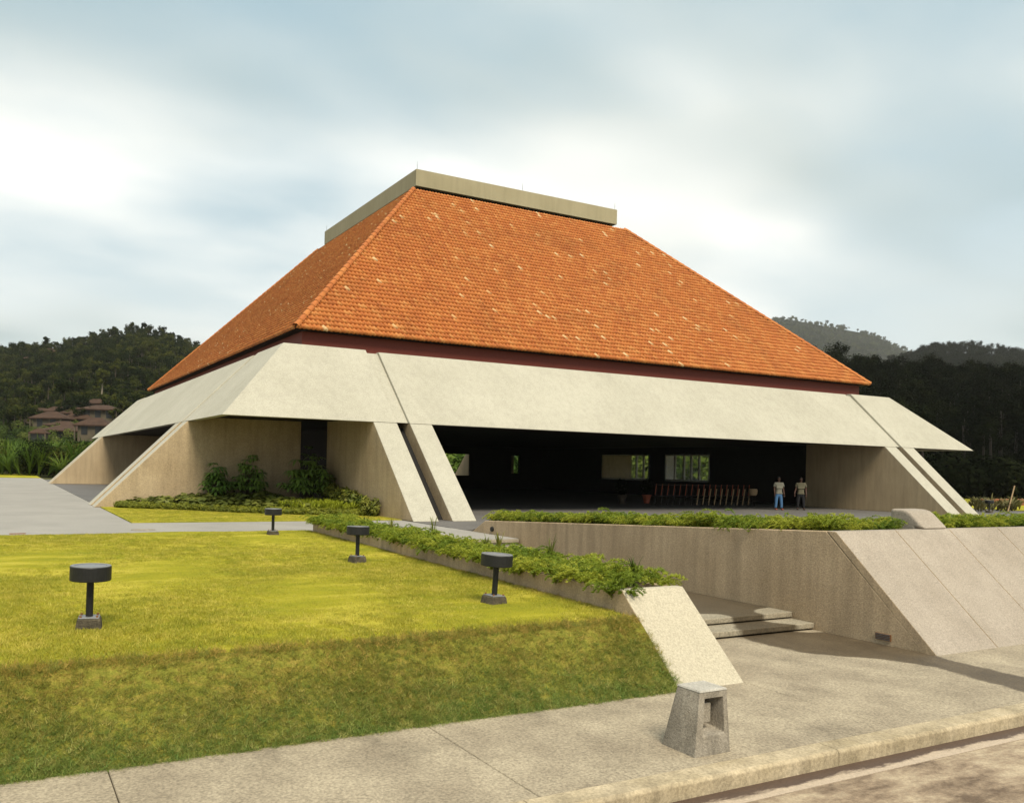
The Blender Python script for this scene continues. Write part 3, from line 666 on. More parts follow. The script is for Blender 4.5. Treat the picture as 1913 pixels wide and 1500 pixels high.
F = [(3, 2, 1, 0), (4, 5, 6, 7), (1, 2, 6, 5), (2, 3, 7, 6), (3, 0, 4, 7), (0, 1, 9, 8), (1, 5, 10, 9), (5, 4, 11, 10), (4, 0, 8, 11),
     (8, 9, 13, 12), (9, 10, 14, 13), (10, 11, 15, 14), (11, 8, 12, 15), (12, 13, 14, 15)]
bevel(mesh('bollard_shell', V, F, 'old_concrete', bl), 0.008, 2)
bevel(mesh('lamp_block', boxv((-0.075, -0.075, 0.235), (0.045, 0.03, 0.395)), BOXF, 'old_concrete', bl), 0.006, 2)
bcap = bevel(mesh('cap', [(-0.125, -0.116, 0.499), (0.19, -0.116, 0.499), (0.19, 0.145, 0.499), (-0.125, 0.145, 0.499), (-0.115, -0.106, 0.515), (0.18, -0.106, 0.515), (0.18, 0.135, 0.515), (-0.115, 0.135, 0.515)], BOXF, None, bl), 0.004, 2)
stone('cap_concrete', (0.34, 0.315, 0.27), (0.46, 0.43, 0.375), (0.75, 1.15), 60, 5); bcap.data.materials.append(MATS['cap_concrete'])

# ------------------------------------------------------------------ plants: source meshes
def fern_plant(nf=20, spread=0.34, h=0.33):
    Vs, Fs, off = [], [], 0
    for i in range(nf):
        a = rng.uniform(0, 6.283); ln = rng.uniform(0.5, 1.2); k = 46
        t_ = np.linspace(0.03, 1, k); rr = spread * ln * t_; zz = h * ln * (1.9 * t_ - 1.45 * t_ ** 2) + 0.02
        zz = zz + rng.uniform(-.03, .05)
        P = np.stack([rr * math.cos(a), rr * math.sin(a), zz], 1)
        P = np.repeat(P, 2, 0); d = rand_unit(len(P)); d[:, 2] = np.abs(d[:, 2]) * 0.5 + 0.12; d[:, 0] += 0.6 * math.cos(a); d[:, 1] += 0.6 * math.sin(a)
        d /= np.linalg.norm(d, axis=1, keepdims=True)
        V_, F_ = blades(P, P + d * rng.uniform(0.025, 0.058, (len(P), 1)), 0.0135)
        Vs.append(V_); Fs.append(F_ + off); off += len(V_)
    return npmesh('fern_plant', np.concatenate(Vs), np.concatenate(Fs), 'fern')
def tuft(mat, nb, r, h0, h1, lean, w):
    a = rng.uniform(0, 6.283, nb); q = r * np.sqrt(rng.random(nb)); B = np.stack([q * np.cos(a), q * np.sin(a), np.full(nb, -0.005)], 1)
    d = np.stack([rng.normal(0, lean, nb), rng.normal(0, lean, nb), np.ones(nb)], 1)
    T = B + d * rng.uniform(h0, h1, (nb, 1))
    V_, F_ = blades(B, T, w)
    return npmesh('tuft', V_, F_, mat)
def arched(mat, nb, length, w, h):
    Vs, Fs, off = [], [], 0
    for i in range(nb):
        a = rng.uniform(0, 6.283); ln = length * rng.uniform(0.6, 1.1); k = 5; t_ = np.linspace(0, 1, k); out = rng.uniform(0.25, 0.7)
        P = np.stack([out * ln * t_ ** 1.4 * math.cos(a), out * ln * t_ ** 1.4 * math.sin(a), h * ln * (1.5 * t_ - 0.62 * t_ ** 2.2)], 1)
        s = np.array([-math.sin(a), math.cos(a), 0]); ww = w * np.array([0.6, 1, 0.9, 0.6, 0.05])[:, None]
        V_ = np.concatenate([P - s * ww / 2, P + s * ww / 2]); F_ = np.array([(j, j + 1, k + j + 1, k + j) for j in range(k - 1)])
        Vs.append(V_); Fs.append(F_ + off); off += len(V_)
    return npmesh('arched', np.concatenate(Vs), np.concatenate(Fs), mat)
def leafball(mat, n, rx, rz, w, h, zc=None, shell=0.45, up=0.5):
    d = rand_unit(n); rr = (shell + (1 - shell) * rng.random(n)) ** 0.7
    P = d * rr[:, None] * np.array([rx, rx, rz]) + np.array([0, 0, rz if zc is None else zc])
    nn_ = d + rand_unit(n) * 0.7; nn_[:, 2] += up; nn_ /= np.linalg.norm(nn_, axis=1, keepdims=True)
    return cards(P, nn_, w * rng.uniform(0.7, 1.3, n), h * 0.5 * rng.uniform(0.7, 1.3, n))
# ferns
FERN = sources('fern_source', [fern_plant() for _ in range(5)])
pts = []; sc_ = []
for y in np.arange(-16.95, -5.7, 0.135):
    xl = 0.58 + 0.38 * (y + 16.98) / 11.3
    for x in (xl, xl * 0.55 + 0.45 * 1.38, 1.38):
        if y < -16.55 and x > 0.9: continue
        if rng.random() < 0.93: pts.append((x + rng.normal(0, .05), y + rng.normal(0, .06), 0.12)); sc_.append(rng.uniform(0.65, 1.15))
scatter('planter_ferns', pts, sc_, FERN, 5, 'feathery bright green ferns spilling over the long low planter', 'ferns', 0.15)
pts = []; sc_ = []
for y in np.arange(-16.2, -6.75, 0.14):
    for dx in (0.14, 0.40, 0.68, 1.0, 1.4):
        if rng.random() < 0.9: pts.append((5.15 + dx + rng.normal(0, .06), y + rng.normal(0, .06), float(terr_z(y)) + 0.02)); sc_.append(rng.uniform(0.62, 1.12) * (0.82 if dx > 0.5 else 1.0))
for x in np.arange(6.7, 16, 0.15):
    for dy in (0.10, 0.35, 0.65, 1.0):
        if 6.98 < x < 7.80 and dy < 1.2: continue
        if rng.random() < 0.9: pts.append((x + rng.normal(0, .06), -16.27 + dy + rng.normal(0, .05), float(terr_z(-16.27 + dy)) + 0.0)); sc_.append(rng.uniform(0.6, 1.05))
scatter('terrace_ferns', pts, sc_, FERN, 5, 'feathery green ferns along the top of the retaining wall', 'ferns', 0.15)
# grass blades
def inlawn(n, x0, x1, y0, y1): return np.stack([rng.uniform(x0, x1, n), rng.uniform(y0, y1, n), np.zeros(n)], 1)
LT = sources('lawn_tuft', [tuft('grass_lawn', 42, 0.085, 0.012, 0.036, 0.55, 0.006) for _ in range(4)])
P = np.concatenate([inlawn(9500, -7.6, 0.86, -17.25, -12), inlawn(5500, -7.6, 0.86, -12, -5.4)]); P = P[P[:, 0] < 0.47 + 0.38 * (P[:, 1] + 17.0) / 11.3]
scatter('lawn_grass', P, rng.uniform(0.7, 1.35, len(P)), LT, 4, 'short mown yellow green grass of the lawn', 'grass', 0.05)
P = inlawn(3200, -2.8, 4.9, -2.25, 3.5); P[:, 2] = 0.015
scatter('corner_grass', P, rng.uniform(0.8, 1.3, len(P)), LT, 4, 'mown grass strip before the planted bed at the pavilion corner', 'grass', 0.05)
BT = sources('bank_tuft', [tuft('grass_bank', 64, 0.07, 0.015, 0.048, 0.8, 0.0042) for _ in range(5)])
n = 11000; t_ = rng.random(n); yy = np.interp(t_, [0, 1], [-18.06, -17.33]); P = np.stack([rng.uniform(-8.2, 0.5, n), yy, np.interp(yy, [-18.03, -17.36, -17.2], [-0.68, -0.02, 0.0])], 1)
rot = np.stack([np.full(n, R(28)) + rng.normal(0, .2, n), rng.normal(0, .2, n), rng.normal(0, 0.4, n)], 1)
scatter('bank_grass', P, rng.uniform(0.6, 1.2, n), BT, 5, 'shaggy darker grass on the sloping bank above the sidewalk', 'grass', rot=rot)
n = 500; yq = rng.uniform(-17.0, -5.7, n); P = np.stack([0.44 + 0.38 * (yq + 17.0) / 11.3 + rng.uniform(-0.03, 0.05, n), yq, np.zeros(n)], 1)
scatter('planter_edge_grass', P, rng.uniform(0.4, 0.9, n), BT, 5, 'untrimmed grass tufts along the foot of the planter wall', 'grass', 0.2)
# corner bed
HED = sources('hedge_source', [npmesh('hedge_clump', *leafball('hedge_leaf', 170, 0.17, 0.13, 0.045, 0.06), 'hedge_leaf') for _ in range(3)])
hp = np.array([(-2.35, 4.55), (-1.0, 3.55), (0.6, 1.9), (2.6, 0.25), (3.6, -0.15), (4.85, -0.55)])
pts = []
seg = np.linspace(0, 1, 130); cum = np.concatenate([[0], np.cumsum(np.linalg.norm(np.diff(hp, axis=0), axis=1))]); cum /= cum[-1]
for s_ in seg:
    x = np.interp(s_, cum, hp[:, 0]); y = np.interp(s_, cum, hp[:, 1])
    for k in range(3): pts.append((x + 0.14 * k + rng.normal(0, .03), y + 0.16 * k + rng.normal(0, .03), 0.0))
scatter('bed_edging', pts, rng.uniform(0.75, 1.05, len(pts)), HED, 3, 'low clipped edging of small leaves round the corner bed', 'hedge', 0.1)
GC = sources('cover_source', [npmesh('cover_clump', *leafball('broad_leaf', 46, 0.24, 0.16, 0.15, 0.17, up=1.5), 'broad_leaf') for _ in range(3)])
pts = []
def above_hedge(x, y): return y > np.interp(x, hp[:, 0], hp[:, 1]) + 0.45
while len(pts) < 230:
    x = rng.uniform(-2.3, 3.0); y = rng.uniform(0.2, 4.75)
    if above_hedge(x, y): pts.append((x, y, 0.02 + 0.06 * (y - np.interp(x, hp[:, 0], hp[:, 1]))))
scatter('ground_cover', pts, rng.uniform(0.8, 1.25, len(pts)), GC, 3, 'broad leaved ground cover filling the left of the corner bed', 'ground cover', 0.15)
LY = sources('lily_source', [arched('lily', 22, 0.42, 0.024, 0.95) for _ in range(4)])
pts = []
while len(pts) < 330:
    x = rng.uniform(2.2, 4.85); y = rng.uniform(0.0, 3.4)
    if y > np.interp(x, hp[:, 0], hp[:, 1]) + 0.5: pts.append((x, y, 0.04))
scatter('lily_grass', pts, rng.uniform(0.75, 1.2, len(pts)), LY, 4, 'bright strappy lily leaves filling the right of the corner bed', 'lilies', 0.1)
CR = sources('croton_source', [npmesh('croton_clump', *leafball('croton', 120, 0.2, 0.27, 0.06, 0.16, up=0.8), 'croton') for _ in range(3)])
pts = [(4.78 - 0.2 * abs(rng.normal()), y, 0.05 + 0.10 * (y + 1)) for y in np.arange(-0.9, 3.4, 0.13)]
scatter('croton_row', pts, rng.uniform(0.7, 1.15, len(pts)), CR, 3, 'yellow flecked croton plants against the leg wall', 'shrubs', 0.1)
# umbrella-leaf shrubs: whorls of long drooping leaflets on stems
def whorl_shrub(name, loc, w, h, nw, label, leafmat='shrub_leaf', ll=0.29, lw=0.09):
    t_ = empty(name, loc); Vs, Fs, off = [], [], 0; SV, SF = [], []
    for i in range(nw):
        d = rand_unit(1)[0]; d[2] = abs(d[2]); q = (0.45 + 0.55 * rng.random()) ; c = np.array([d[0] * w * q, d[1] * w * q * 0.8, h * 0.30 + d[2] * h * 0.68 * q])
        if i % 4 == 0: c[2] = rng.uniform(0.25, 0.5) * h; c[:2] *= 1.1
        base = np.array([rng.normal(0, .08), rng.normal(0, .08), 0.0]); s = np.array([0.008, 0.004, 0]); k = len(SV)
        SV += [base - s, base + s, c + s * 0.7, c - s * 0.7]; SF.append((k, k + 1, k + 2, k + 3))
        nl = rng.integers(7, 10); a0_ = rng.uniform(0, 6.28)
        for j in range(nl):
            a = a0_ + j * 6.283 / nl; l_ = ll * rng.uniform(0.8, 1.15); dr = rng.uniform(0.2, 0.75)
            ax = np.array([math.cos(a), math.sin(a), 0.0]); sd_ = np.array([-math.sin(a), math.cos(a), 0.0])
            p0 = c + ax * 0.03; p1 = c + ax * l_ * 0.5 + np.array([0, 0, 0.02 - dr * l_ * 0.25]); p2 = c + ax * l_ * 0.9 - np.array([0, 0, dr * l_ * 0.95])
            V_ = np.array([p0, p1 - sd_ * lw / 2 - np.array([0, 0, .012]), p1, p1 + sd_ * lw / 2 - np.array([0, 0, .012]), p2])
            Vs.append(V_); Fs.append(np.array([(0, 1, 2), (0, 2, 3), (1, 4, 2), (2, 4, 3)]) + off); off += 5
    o = link('foliage', npmesh('foliage', np.concatenate(Vs), np.concatenate(Fs), leafmat), parent=t_)
    mesh('stem', SV, SF, 'bark', t_)
    lathe('trunk', [(0.028, -0.05), (0.022, h * 0.3), (0.012, h * 0.55)], 'bark', t_, n=7)
    t_.scale = (1.12, 1.12, 1.12); return tag(t_, label, 'shrub')
whorl_shrub('umbrella_shrub', (0.95, 4.35, 0.2), 0.50, 1.36, 52, 'left of two dark umbrella leaved shrubs against the tan corner wall')
whorl_shrub('umbrella_shrub', (2.05, 4.25, 0.2), 0.50, 1.62, 60, 'taller dark umbrella leaved shrub, right of two against the tan corner wall')
whorl_shrub('umbrella_shrub', (3.95, 3.35, 0.15), 0.80, 1.75, 84, 'largest umbrella leaved shrub, before the dark gap between the corner walls', ll=0.36, lw=0.10)
whorl_shrub('broad_leaf_plant', (4.55, 3.2, 0.2), 0.32, 1.1, 16, 'pale round leaved plant beside the largest shrub at the corner gap', 'broad_leaf', 0.2, 0.15)
whorl_shrub('climbing_shrub', (4.6, 5.2, 0.2), 0.42, 2.0, 34, 'tall leafy shrub inside the dark gap between the corner walls', 'shrub_leaf', 0.14, 0.06)
# spiky plants that rise from the planter ferns
spk = [arched('croton', 26, 0.40, 0.03, 1.0) for _ in range(2)]
for i, (x, y) in enumerate(((1.2, -8.1), (1.25, -9.3), (1.3, -11.0), (1.28, -12.9), (1.2, -13.4), (1.32, -14.6), (1.3, -16.4))):
    t_ = empty('spiky_plant', (x, y, 0.13), rng.uniform(0, 6)); o = link('leaves', spk[i % 2], parent=t_); o.scale = (0.55, 0.55, 1.15 + 0.2 * (i % 3))
    tag(t_, 'small upright spiky plant rising above the ferns of the long planter', 'plant', 'spiky plants in the planter')

# ------------------------------------------------------------------ far right garden
BR = sources('bromeliad_source', [arched('bromeliad', 20, 0.55, 0.05, 1.0) for _ in range(3)])
pts = [(rng.uniform(37.5, 44), rng.uniform(-1.2, 1.2), 0.0) for _ in range(60)]
scatter('bromeliad_bed', pts, rng.uniform(0.8, 1.6, 60), BR, 3, 'spiky olive and tan plants in the bed at the right end', 'plants', 0.2)
lw_ = tag(empty('low_wall', (47, 4.6, 0)), 'low brick red wall beyond the plants at the far right', 'wall')
for k in range(7): child(box('wall_block', (47.2 + 3 * k, 4.4, -0.1), (50.18 + 3 * k, 4.7, 0.42), 'red_wall', None, 0.02), lw_)
bk = tag(lathe('bucket', [(0.13, 0.0), (0.18, 0.34), (0.17, 0.35), (0.12, 0.04)], 'blue_plastic', None, (42.6, 0.5, 0.02), 18), 'small pale blue bucket among plants at the far right', 'bucket')
stk = tag(lathe('garden_stake', [(0.035, 0), (0.03, 1.35), (0.0301, 1.36)], 'pale_timber', None, (40.3, -0.6, 0.0), 8), 'pale leaning wooden stake among the spiky plants at far right', 'stake'); stk.rotation_euler = (0.1, 0.22, 0)

# ------------------------------------------------------------------ things in the hall
def pot(x, y, lb, c='terracotta'):
    t_ = empty('potted_plant', (x, y, 0.004)); lathe('pot', [(0.13, 0), (0.21, 0.36), (0.24, 0.37), (0.24, 0.43), (0.20, 0.43), (0.19, 0.36)], c, t_, n=20)
    o = link('leaves', npmesh('leaves', *leafball('dark_leaf', 140, 0.34, 0.42, 0.09, 0.24, zc=0.85), 'dark_leaf'), parent=t_)
    tag(t_, lb, 'potted plant')
pot(21.9, 7.4, 'dim brown potted plant deep in the hall, left of the red pot', 'bark')
pot(23.6, 7.5, 'red clay pot with a leafy plant on the hall floor')
rl = tag(empty('slanted_railing', (26.3, 5.0, 0)), 'dark rail with a row of slanted pale wooden sticks in the hall', 'railing')
for i in range(17):
    x = 22.0 + 0.37 * i
    o = mesh('stick', boxv((-0.018, -0.018, 0), (0.018, 0.018, 0.80)), BOXF, 'pale_timber' if i > 6 else 'dark_timber', rl); o.location = (x - 26.3, 0.25 - 0.02 * i, 0.05); o.rotation_euler = (0.0, R(11), 0)
    o = mesh('back_stick', boxv((-0.014, -0.014, 0), (0.014, 0.014, 0.55)), BOXF, 'terracotta', rl); o.location = (x - 26.3 + 0.22, 0.45 - 0.02 * i, 0.5); o.rotation_euler = (0, R(9), 0)
mesh('rail', boxv((-4.3, 0.15, 0.46), (2.0, 0.2, 0.5)), BOXF, 'dark_timber', rl); mesh('rail', boxv((-4.2, 0.35, 0.98), (2.2, 0.4, 1.02)), BOXF, 'dark_timber', rl)
dm = tag(empty('drum_stool', (28.1, 4.8, 0.004)), 'tan drum shaped stool beside the row of slanted sticks', 'stool')
lathe('seat', [(0.14, 0.52), (0.2, 0.60), (0.22, 0.78), (0.19, 0.86), (0.001, 0.87)], 'pale_timber', dm, n=18)
for a in (0.3, 2.4, 4.5):
    o = mesh('leg', boxv((-0.02, -0.02, 0), (0.02, 0.02, 0.56)), BOXF, 'dark_timber', dm); o.location = (0.13 * math.cos(a), 0.13 * math.sin(a), 0)

# people: continuous skinned bodies
def skin_obj(name, J, E_, mat, parent, sub=2):
    me = bpy.data.meshes.new(name); me.from_pydata([j[:3] for j in J], E_, []); me.update(); o = link(name, me, mat, parent)
    md = o.modifiers.new('skin', 'SKIN'); md.use_smooth_shade = True
    if not me.skin_vertices: 
        bpy.context.view_layer.objects.active = o
    sv = me.skin_vertices[0].data
    for i, j in enumerate(J): sv[i].radius = (j[3], j[4] if len(j) > 4 else j[3]); sv[i].use_root = (i == 0)
    s = o.modifiers.new('sub', 'SUBSURF'); s.levels = sub; s.render_levels = sub
    return o
def person(loc, rz, shirt, trousers, shoes, label, arm=0.0):
    t_ = empty('person', loc, rz); t_.scale = (0.89, 0.89, 0.89)
    hips = 0.86; sh = 1.36
    J = [(0, 0, hips, .125, .095), (0, 0, 1.10, .125, .085), (0, 0, 1.30, .15, .095), (0, 0, 1.42, .055), (0, -.015, 1.50, .052), (0, -.02, 1.57, .078, .088), (0, -.01, 1.65, .07, .08),
         (-.19, 0, sh, .052), (-.23, 0, 1.10, .043), (-.22 - arm * .3, -.10, 0.88, .032), (-.22 - arm * .3, -.13, 0.79, .03),
         (.19, 0, sh, .052), (.24, .01, 1.10, .043), (.25, -.06, 0.86, .032), (.25, -.08, 0.77, .03),
         (-.095, 0, 0.80, .082), (-.12, -.01, 0.45, .058), (-.135, .02, 0.08, .042), (-.145, -.12, 0.035, .035),
         (.095, 0, 0.80, .082), (.135, -.02, 0.45, .058), (.165, .01, 0.08, .042), (.185, -.12, 0.035, .035)]
    Ed = [(0, 1), (1, 2), (2, 3), (3, 4), (4, 5), (5, 6), (2, 7), (7, 8), (8, 9), (9, 10), (2, 11), (11, 12), (12, 13), (13, 14), (0, 15), (15, 16), (16, 17), (17, 18), (0, 19), (19, 20), (20, 21), (21, 22)]
    skin_obj('body', J, Ed, 'skin', t_)
    for s_, w0 in ((-1, 10), (1, 14)):     # five short fingers on each hand
        h = Vector(J[w0][:3])
        for f in range(5):
            p0 = h + Vector((0.012 * (f - 2), 0.012 * (f - 2) * 0.5, -0.02)); ln = (0.045, .065, .07, .065, .05)[f]
            skin_obj('finger', [(p0.x, p0.y, p0.z, .009), (p0.x, p0.y - .005, p0.z - ln * .6, .008), (p0.x, p0.y - .02, p0.z - ln, .007)], [(0, 1), (1, 2)], 'skin', t_, 1)
    skin_obj('shirt', [(0, 0, .98, .165, .125), (0, 0, 1.12, .155, .115), (0, 0, 1.30, .175, .12), (0, 0, 1.40, .085, .08), (-.19, 0, sh, .075), (-.235, 0, 1.16, .07), (.19, 0, sh, .075), (.245, .005, 1.16, .07), (0, 0, .88, .165, .128)],
             [(0, 1), (1, 2), (2, 3), (2, 4), (4, 5), (2, 6), (6, 7), (0, 8)], shirt, t_)
    skin_obj('trousers', [(0, 0, .92, .14, .112), (0, 0, .84, .145, .115), (-.1, 0, .74, .1), (-.12, -.01, .45, .078), (-.135, .01, .09, .068), (.1, 0, .74, .1), (.135, -.02, .45, .078), (.165, 0, .09, .068)],
             [(0, 1), (1, 2), (2, 3), (3, 4), (1, 5), (5, 6), (6, 7)], trousers, t_)
    for x in (-.14, .178): skin_obj('shoe', [(x, .05, .045, .05, .042), (x, -.06, .04, .05, .038), (x, -.16, .035, .045, .03)], [(0, 1), (1, 2)], shoes, t_, 1)
    skin_obj('hair', [(0, .025, 1.60, .07, .07), (0, .012, 1.67, .078, .085), (0, -.01, 1.705, .055, .06)], [(0, 1), (1, 2)], 'hair', t_, 1)
    for x in (-.03, .03): lathe('eye', [(.001, -.008), (.01, 0), (.001, .008)], 'hair', t_, (x, -.105, 1.585), 8)
    mesh('nose', [(-.014, -.10, 1.55), (.014, -.10, 1.55), (0, -.13, 1.555), (0, -.10, 1.60)], [(0, 1, 2), (1, 3, 2), (3, 0, 2), (0, 3, 1)], 'skin', t_)
    return tag(t_, label, 'person')
face = math.atan2(CAM.y, CAM.x - 26)
person((25.85, 1.45, 0.004), R(-25), 'shirt_grey', 'jeans_blue', 'shoe_red', 'person in a grey shirt, blue jeans and red shoes standing in the hall', 0.1)
person((27.20, 1.35, 0.004), R(-40), 'shirt_khaki', 'black_cloth', 'black_cloth', 'person in a khaki shirt and black trousers standing by the leg wall', 0.3)

# ------------------------------------------------------------------ hills
def fbm(x, y, s, o=4):
    v = 0; a = 1
    for k in range(o):
        v = v + a * np.sin(x * s * 1.7 ** k * 1.3 + 1.7 * k + 0.8 * np.sin(y * s * 1.7 ** k + k)) * np.cos(y * s * 1.7 ** k * 1.1 + 2.3 * k); a *= 0.5
    return v
HILLS = {}
def hill(name, sil, Dc, Db, zb, lower, pw=1.15):
    """a ridge whose crest lies Dc metres off; the near foot at Db, the far foot behind"""
    pxs = np.linspace(sil[0][0], sil[-1][0], 90); syl = np.interp(pxs, [s[0] for s in sil], [s[1] for s in sil])
    ts = np.concatenate([np.linspace(0, 1, 40), np.linspace(1.08, 1.7, 8)])
    G = np.zeros((len(ts), len(pxs), 3))
    for i, (px, py) in enumerate(zip(pxs, syl)):
        c = pix(px, py, Dc); f = pix(px, py, Db)
        zc = c.z - lower
        for j, t_ in enumerate(ts):
            D = Db + (Dc - Db) * t_; p_ = pix(px, py, D)
            z = zb + (zc - zb) * (t_ ** pw) if t_ <= 1 else zc - (zc - zb) * (t_ - 1) * 1.1
            G[j, i] = (p_.x, p_.y, z + (fbm(p_.x, p_.y, 9.0 / Dc) * 0.012 * Dc * 0.5 * min(1, t_ * 3) if t_ < 0.93 else 0))
    nj, ni = len(ts), len(pxs); q = (np.arange(nj - 1)[:, None] * ni + np.arange(ni - 1)[None]).ravel()
    o = link(name, npmesh(name, G.reshape(-1, 3), np.stack([q, q + 1, q + ni + 1, q + ni], 1), 'hill_soil')); tag(o, kind='structure')
    HILLS[name] = (G, ts)
    return G
def on_hill(G, n, j1, jitter=0.5):
    """n random points on the near slope of a hill grid"""
    fj = np.sqrt(rng.random(n) * 0.97 + 0.03) * (j1 - 1.01); fi = rng.random(n) * (G.shape[1] - 1.01); j = fj.astype(int); i = fi.astype(int); a = (fj - j)[:, None]; b_ = (fi - i)[:, None]
    return G[j, i] * (1 - a) * (1 - b_) + G[j, i + 1] * (1 - a) * b_ + G[j + 1, i] * a * (1 - b_) + G[j + 1, i + 1] * a * b_
GL = hill('left_hill', [(-700, 690), (-300, 668), (0, 652), (60, 648), (130, 640), (200, 622), (265, 616), (310, 622), (370, 648), (480, 700), (650, 760), (900, 800)], 400, 130, 0.5, 2.0)
GM = hill('mid_hill', [(1350, 760), (1500, 720), (1640, 690), (1711, 660), (1742, 653), (1779, 648), (1840, 652), (1913, 664), (2050, 690), (2300, 740), (2700, 780)], 620, 230, 0.0, 4.0)
GF = hill('far_hill', [(1000, 760), (1200, 700), (1380, 620), (1441, 600), (1460, 592), (1509, 599), (1552, 608), (1610, 618), (1650, 630), (1680, 648), (1760, 670), (1900, 690), (2200, 720), (2600, 760)], 2000, 900, 10, 5.0)

# ------------------------------------------------------------------ trees
def tree_mesh(mat, w, h, nl, lw, lobes, trunk=True, shell=0.35):
    Vs, Fs, off = [], [], 0
    for k in range(lobes):
        if k == 0: c = np.array([0, 0, h * 0.68]); r_ = np.array([w * 0.36, w * 0.36, h * 0.27])
        else:
            a = rng.uniform(0, 6.283); q = w * rng.uniform(0.16, 0.34); c = np.array([q * math.cos(a), q * math.sin(a), h * rng.uniform(0.38, 0.80)]); r_ = np.array([w, w, h * 0.8]) * rng.uniform(0.14, 0.24)
        n = nl // lobes; d = rand_unit(n); rr = (shell + (1 - shell) * rng.random(n)); P = c + d * rr[:, None] * r_
        nn_ = d + rand_unit(n) * 0.6; nn_[:, 2] += 0.3; nn_ /= np.linalg.norm(nn_, axis=1, keepdims=True)
        V_, F_ = cards(P, nn_, lw * rng.uniform(0.6, 1.3, n), lw * 0.5 * rng.uniform(0.6, 1.3, n)); Vs.append(V_); Fs.append(F_ + off); off += len(V_)
    V_ = np.concatenate(Vs); F_ = np.concatenate(Fs)
    if trunk:
        k = len(V_); s = 6; tv = []
        for (z, r_) in ((0, 0.03 * h), (h * 0.35, 0.02 * h), (h * 0.7, 0.008 * h)):
            for i in range(s): tv.append((r_ * math.cos(i * 6.283 / s), r_ * math.sin(i * 6.283 / s), z))
        tf = [(k + j * s + i, k + j * s + (i + 1) % s, k + (j + 1) * s + (i + 1) % s, k + (j + 1) * s + i) for j in range(2) for i in range(s)]
        nf = len(F_); V_ = np.concatenate([V_, np.array(tv)]); F_ = np.concatenate([F_, np.array(tf)])
    me = npmesh('tree', V_, F_, mat)
    if trunk:
        me.materials.append(MATS['bark']); mi = np.zeros(len(F_), np.int32); mi[nf:] = 1; me.polygons.foreach_set('material_index', mi)
    return me
def palm_mesh(h):
    Vs, Fs, off = [], [], 0
    for i in range(16):
        a = rng.uniform(0, 6.283); ln = rng.uniform(2.2, 3.2); t_ = np.linspace(0, 1, 14)[1:]; up = rng.uniform(0.1, 0.9)
        P = np.stack([ln * t_ * math.cos(a), ln * t_ * math.sin(a), h + ln * (up * t_ - (0.7 + up * 0.4) * t_ ** 2)], 1); P = np.repeat(P, 2, 0)
        d = np.stack([-math.sin(a) * np.tile([1, -1], len(t_)), math.cos(a) * np.tile([1, -1], len(t_)), np.full(2 * len(t_), -0.7)], 1)
        V_, F_ = blades(P, P + d * 0.55, 0.22); Vs.append(V_); Fs.append(F_ + off); off += len(V_)
    tv = []; k = off
    for z, r_ in ((0, 0.22), (h, 0.12)): tv += [(r_ * math.cos(j * 2.094), r_ * math.sin(j * 2.094), z) for j in range(3)]
    tf = [(k + j, k + (j + 1) % 3, k + 3 + j) for j in range(3)] + [(k + (j + 1) % 3, k + 3 + (j + 1) % 3, k + 3 + j) for j in range(3)]
    F_ = np.concatenate(Fs + [np.array(tf)]); me = npmesh('palm', np.concatenate(Vs + [np.array(tv)]), F_, 'forest_leaf'); me.materials.append(MATS['bark'])
    mi = np.zeros(len(F_), np.int32); mi[-6:] = 1; me.polygons.foreach_set('material_index', mi); return me
FT = sources('forest_source', [palm_mesh(5.5)] + [tree_mesh('forest_leaf', rng.uniform(6, 9), rng.uniform(7, 11), 420, 0.75, rng.integers(6, 10)) for _ in range(7)])
DT = sources('dark_source', [tree_mesh('dark_leaf', rng.uniform(7, 10), rng.uniform(9, 14), 1500, 0.36, rng.integers(8, 12)) for _ in range(6)])
for o in DT.objects: o.data.materials[1] = MATS['dark_timber']
P = on_hill(GL, 1500, 16); P = P[P[:, 2] < 14]; scatter('hillside_shrubs', P + np.array([0, 0, -0.6]), rng.uniform(0.5, 1.2, len(P)), sources('hill_shrub', [npmesh('scrub', *leafball('hill_leaf', 420, 1.5, 1.3, 0.22, 0.34), 'hill_leaf') for _ in range(4)]), 4, 'green shrubs on the lower hillside round the villas', 'shrubs', 0.1)
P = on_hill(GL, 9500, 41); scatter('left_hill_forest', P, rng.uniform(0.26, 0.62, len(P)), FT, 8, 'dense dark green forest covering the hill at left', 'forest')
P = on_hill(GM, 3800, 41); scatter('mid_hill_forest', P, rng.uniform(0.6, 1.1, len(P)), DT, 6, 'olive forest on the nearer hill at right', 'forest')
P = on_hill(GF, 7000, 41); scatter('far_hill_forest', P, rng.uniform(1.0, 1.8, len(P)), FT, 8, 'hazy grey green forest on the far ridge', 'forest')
# near dark wood behind the pavilion on the right
pts = []; sc_ = []
topl = [(1380, 690), (1533, 652), (1561, 646), (1600, 660), (1668, 686), (1733, 686), (1779, 698), (1913, 696), (2400, 700)]
for D in np.arange(84, 150, 5.0):
    f = (D - 84) / 66.0
    for px in np.arange(1330, 2350, 330 / D * 9.5):
        px_j = px + rng.normal(0, 12); top = np.interp(px_j, [a for a, _ in topl], [b_ for _, b_ in topl]); hz = 885
        hfull = (PCY + 0.0228 * (px_j - PCX) - top) / FPX * D + 1.645
        hh_ = hfull * (0.30 + 0.70 * f) * rng.uniform(0.86, 1.02)
        p_ = pix(px_j, 880, D); g0 = max(0.0, hh_ - 15.0); pts.append((p_.x, p_.y, g0 * 0.9)); sc_.append(min(hh_, 15.0) / 11.0)
bank = []
scatter('dark_wood', pts, sc_, DT, 6, 'nearly black wood behind the right end of the pavilion', 'forest', 0.04)
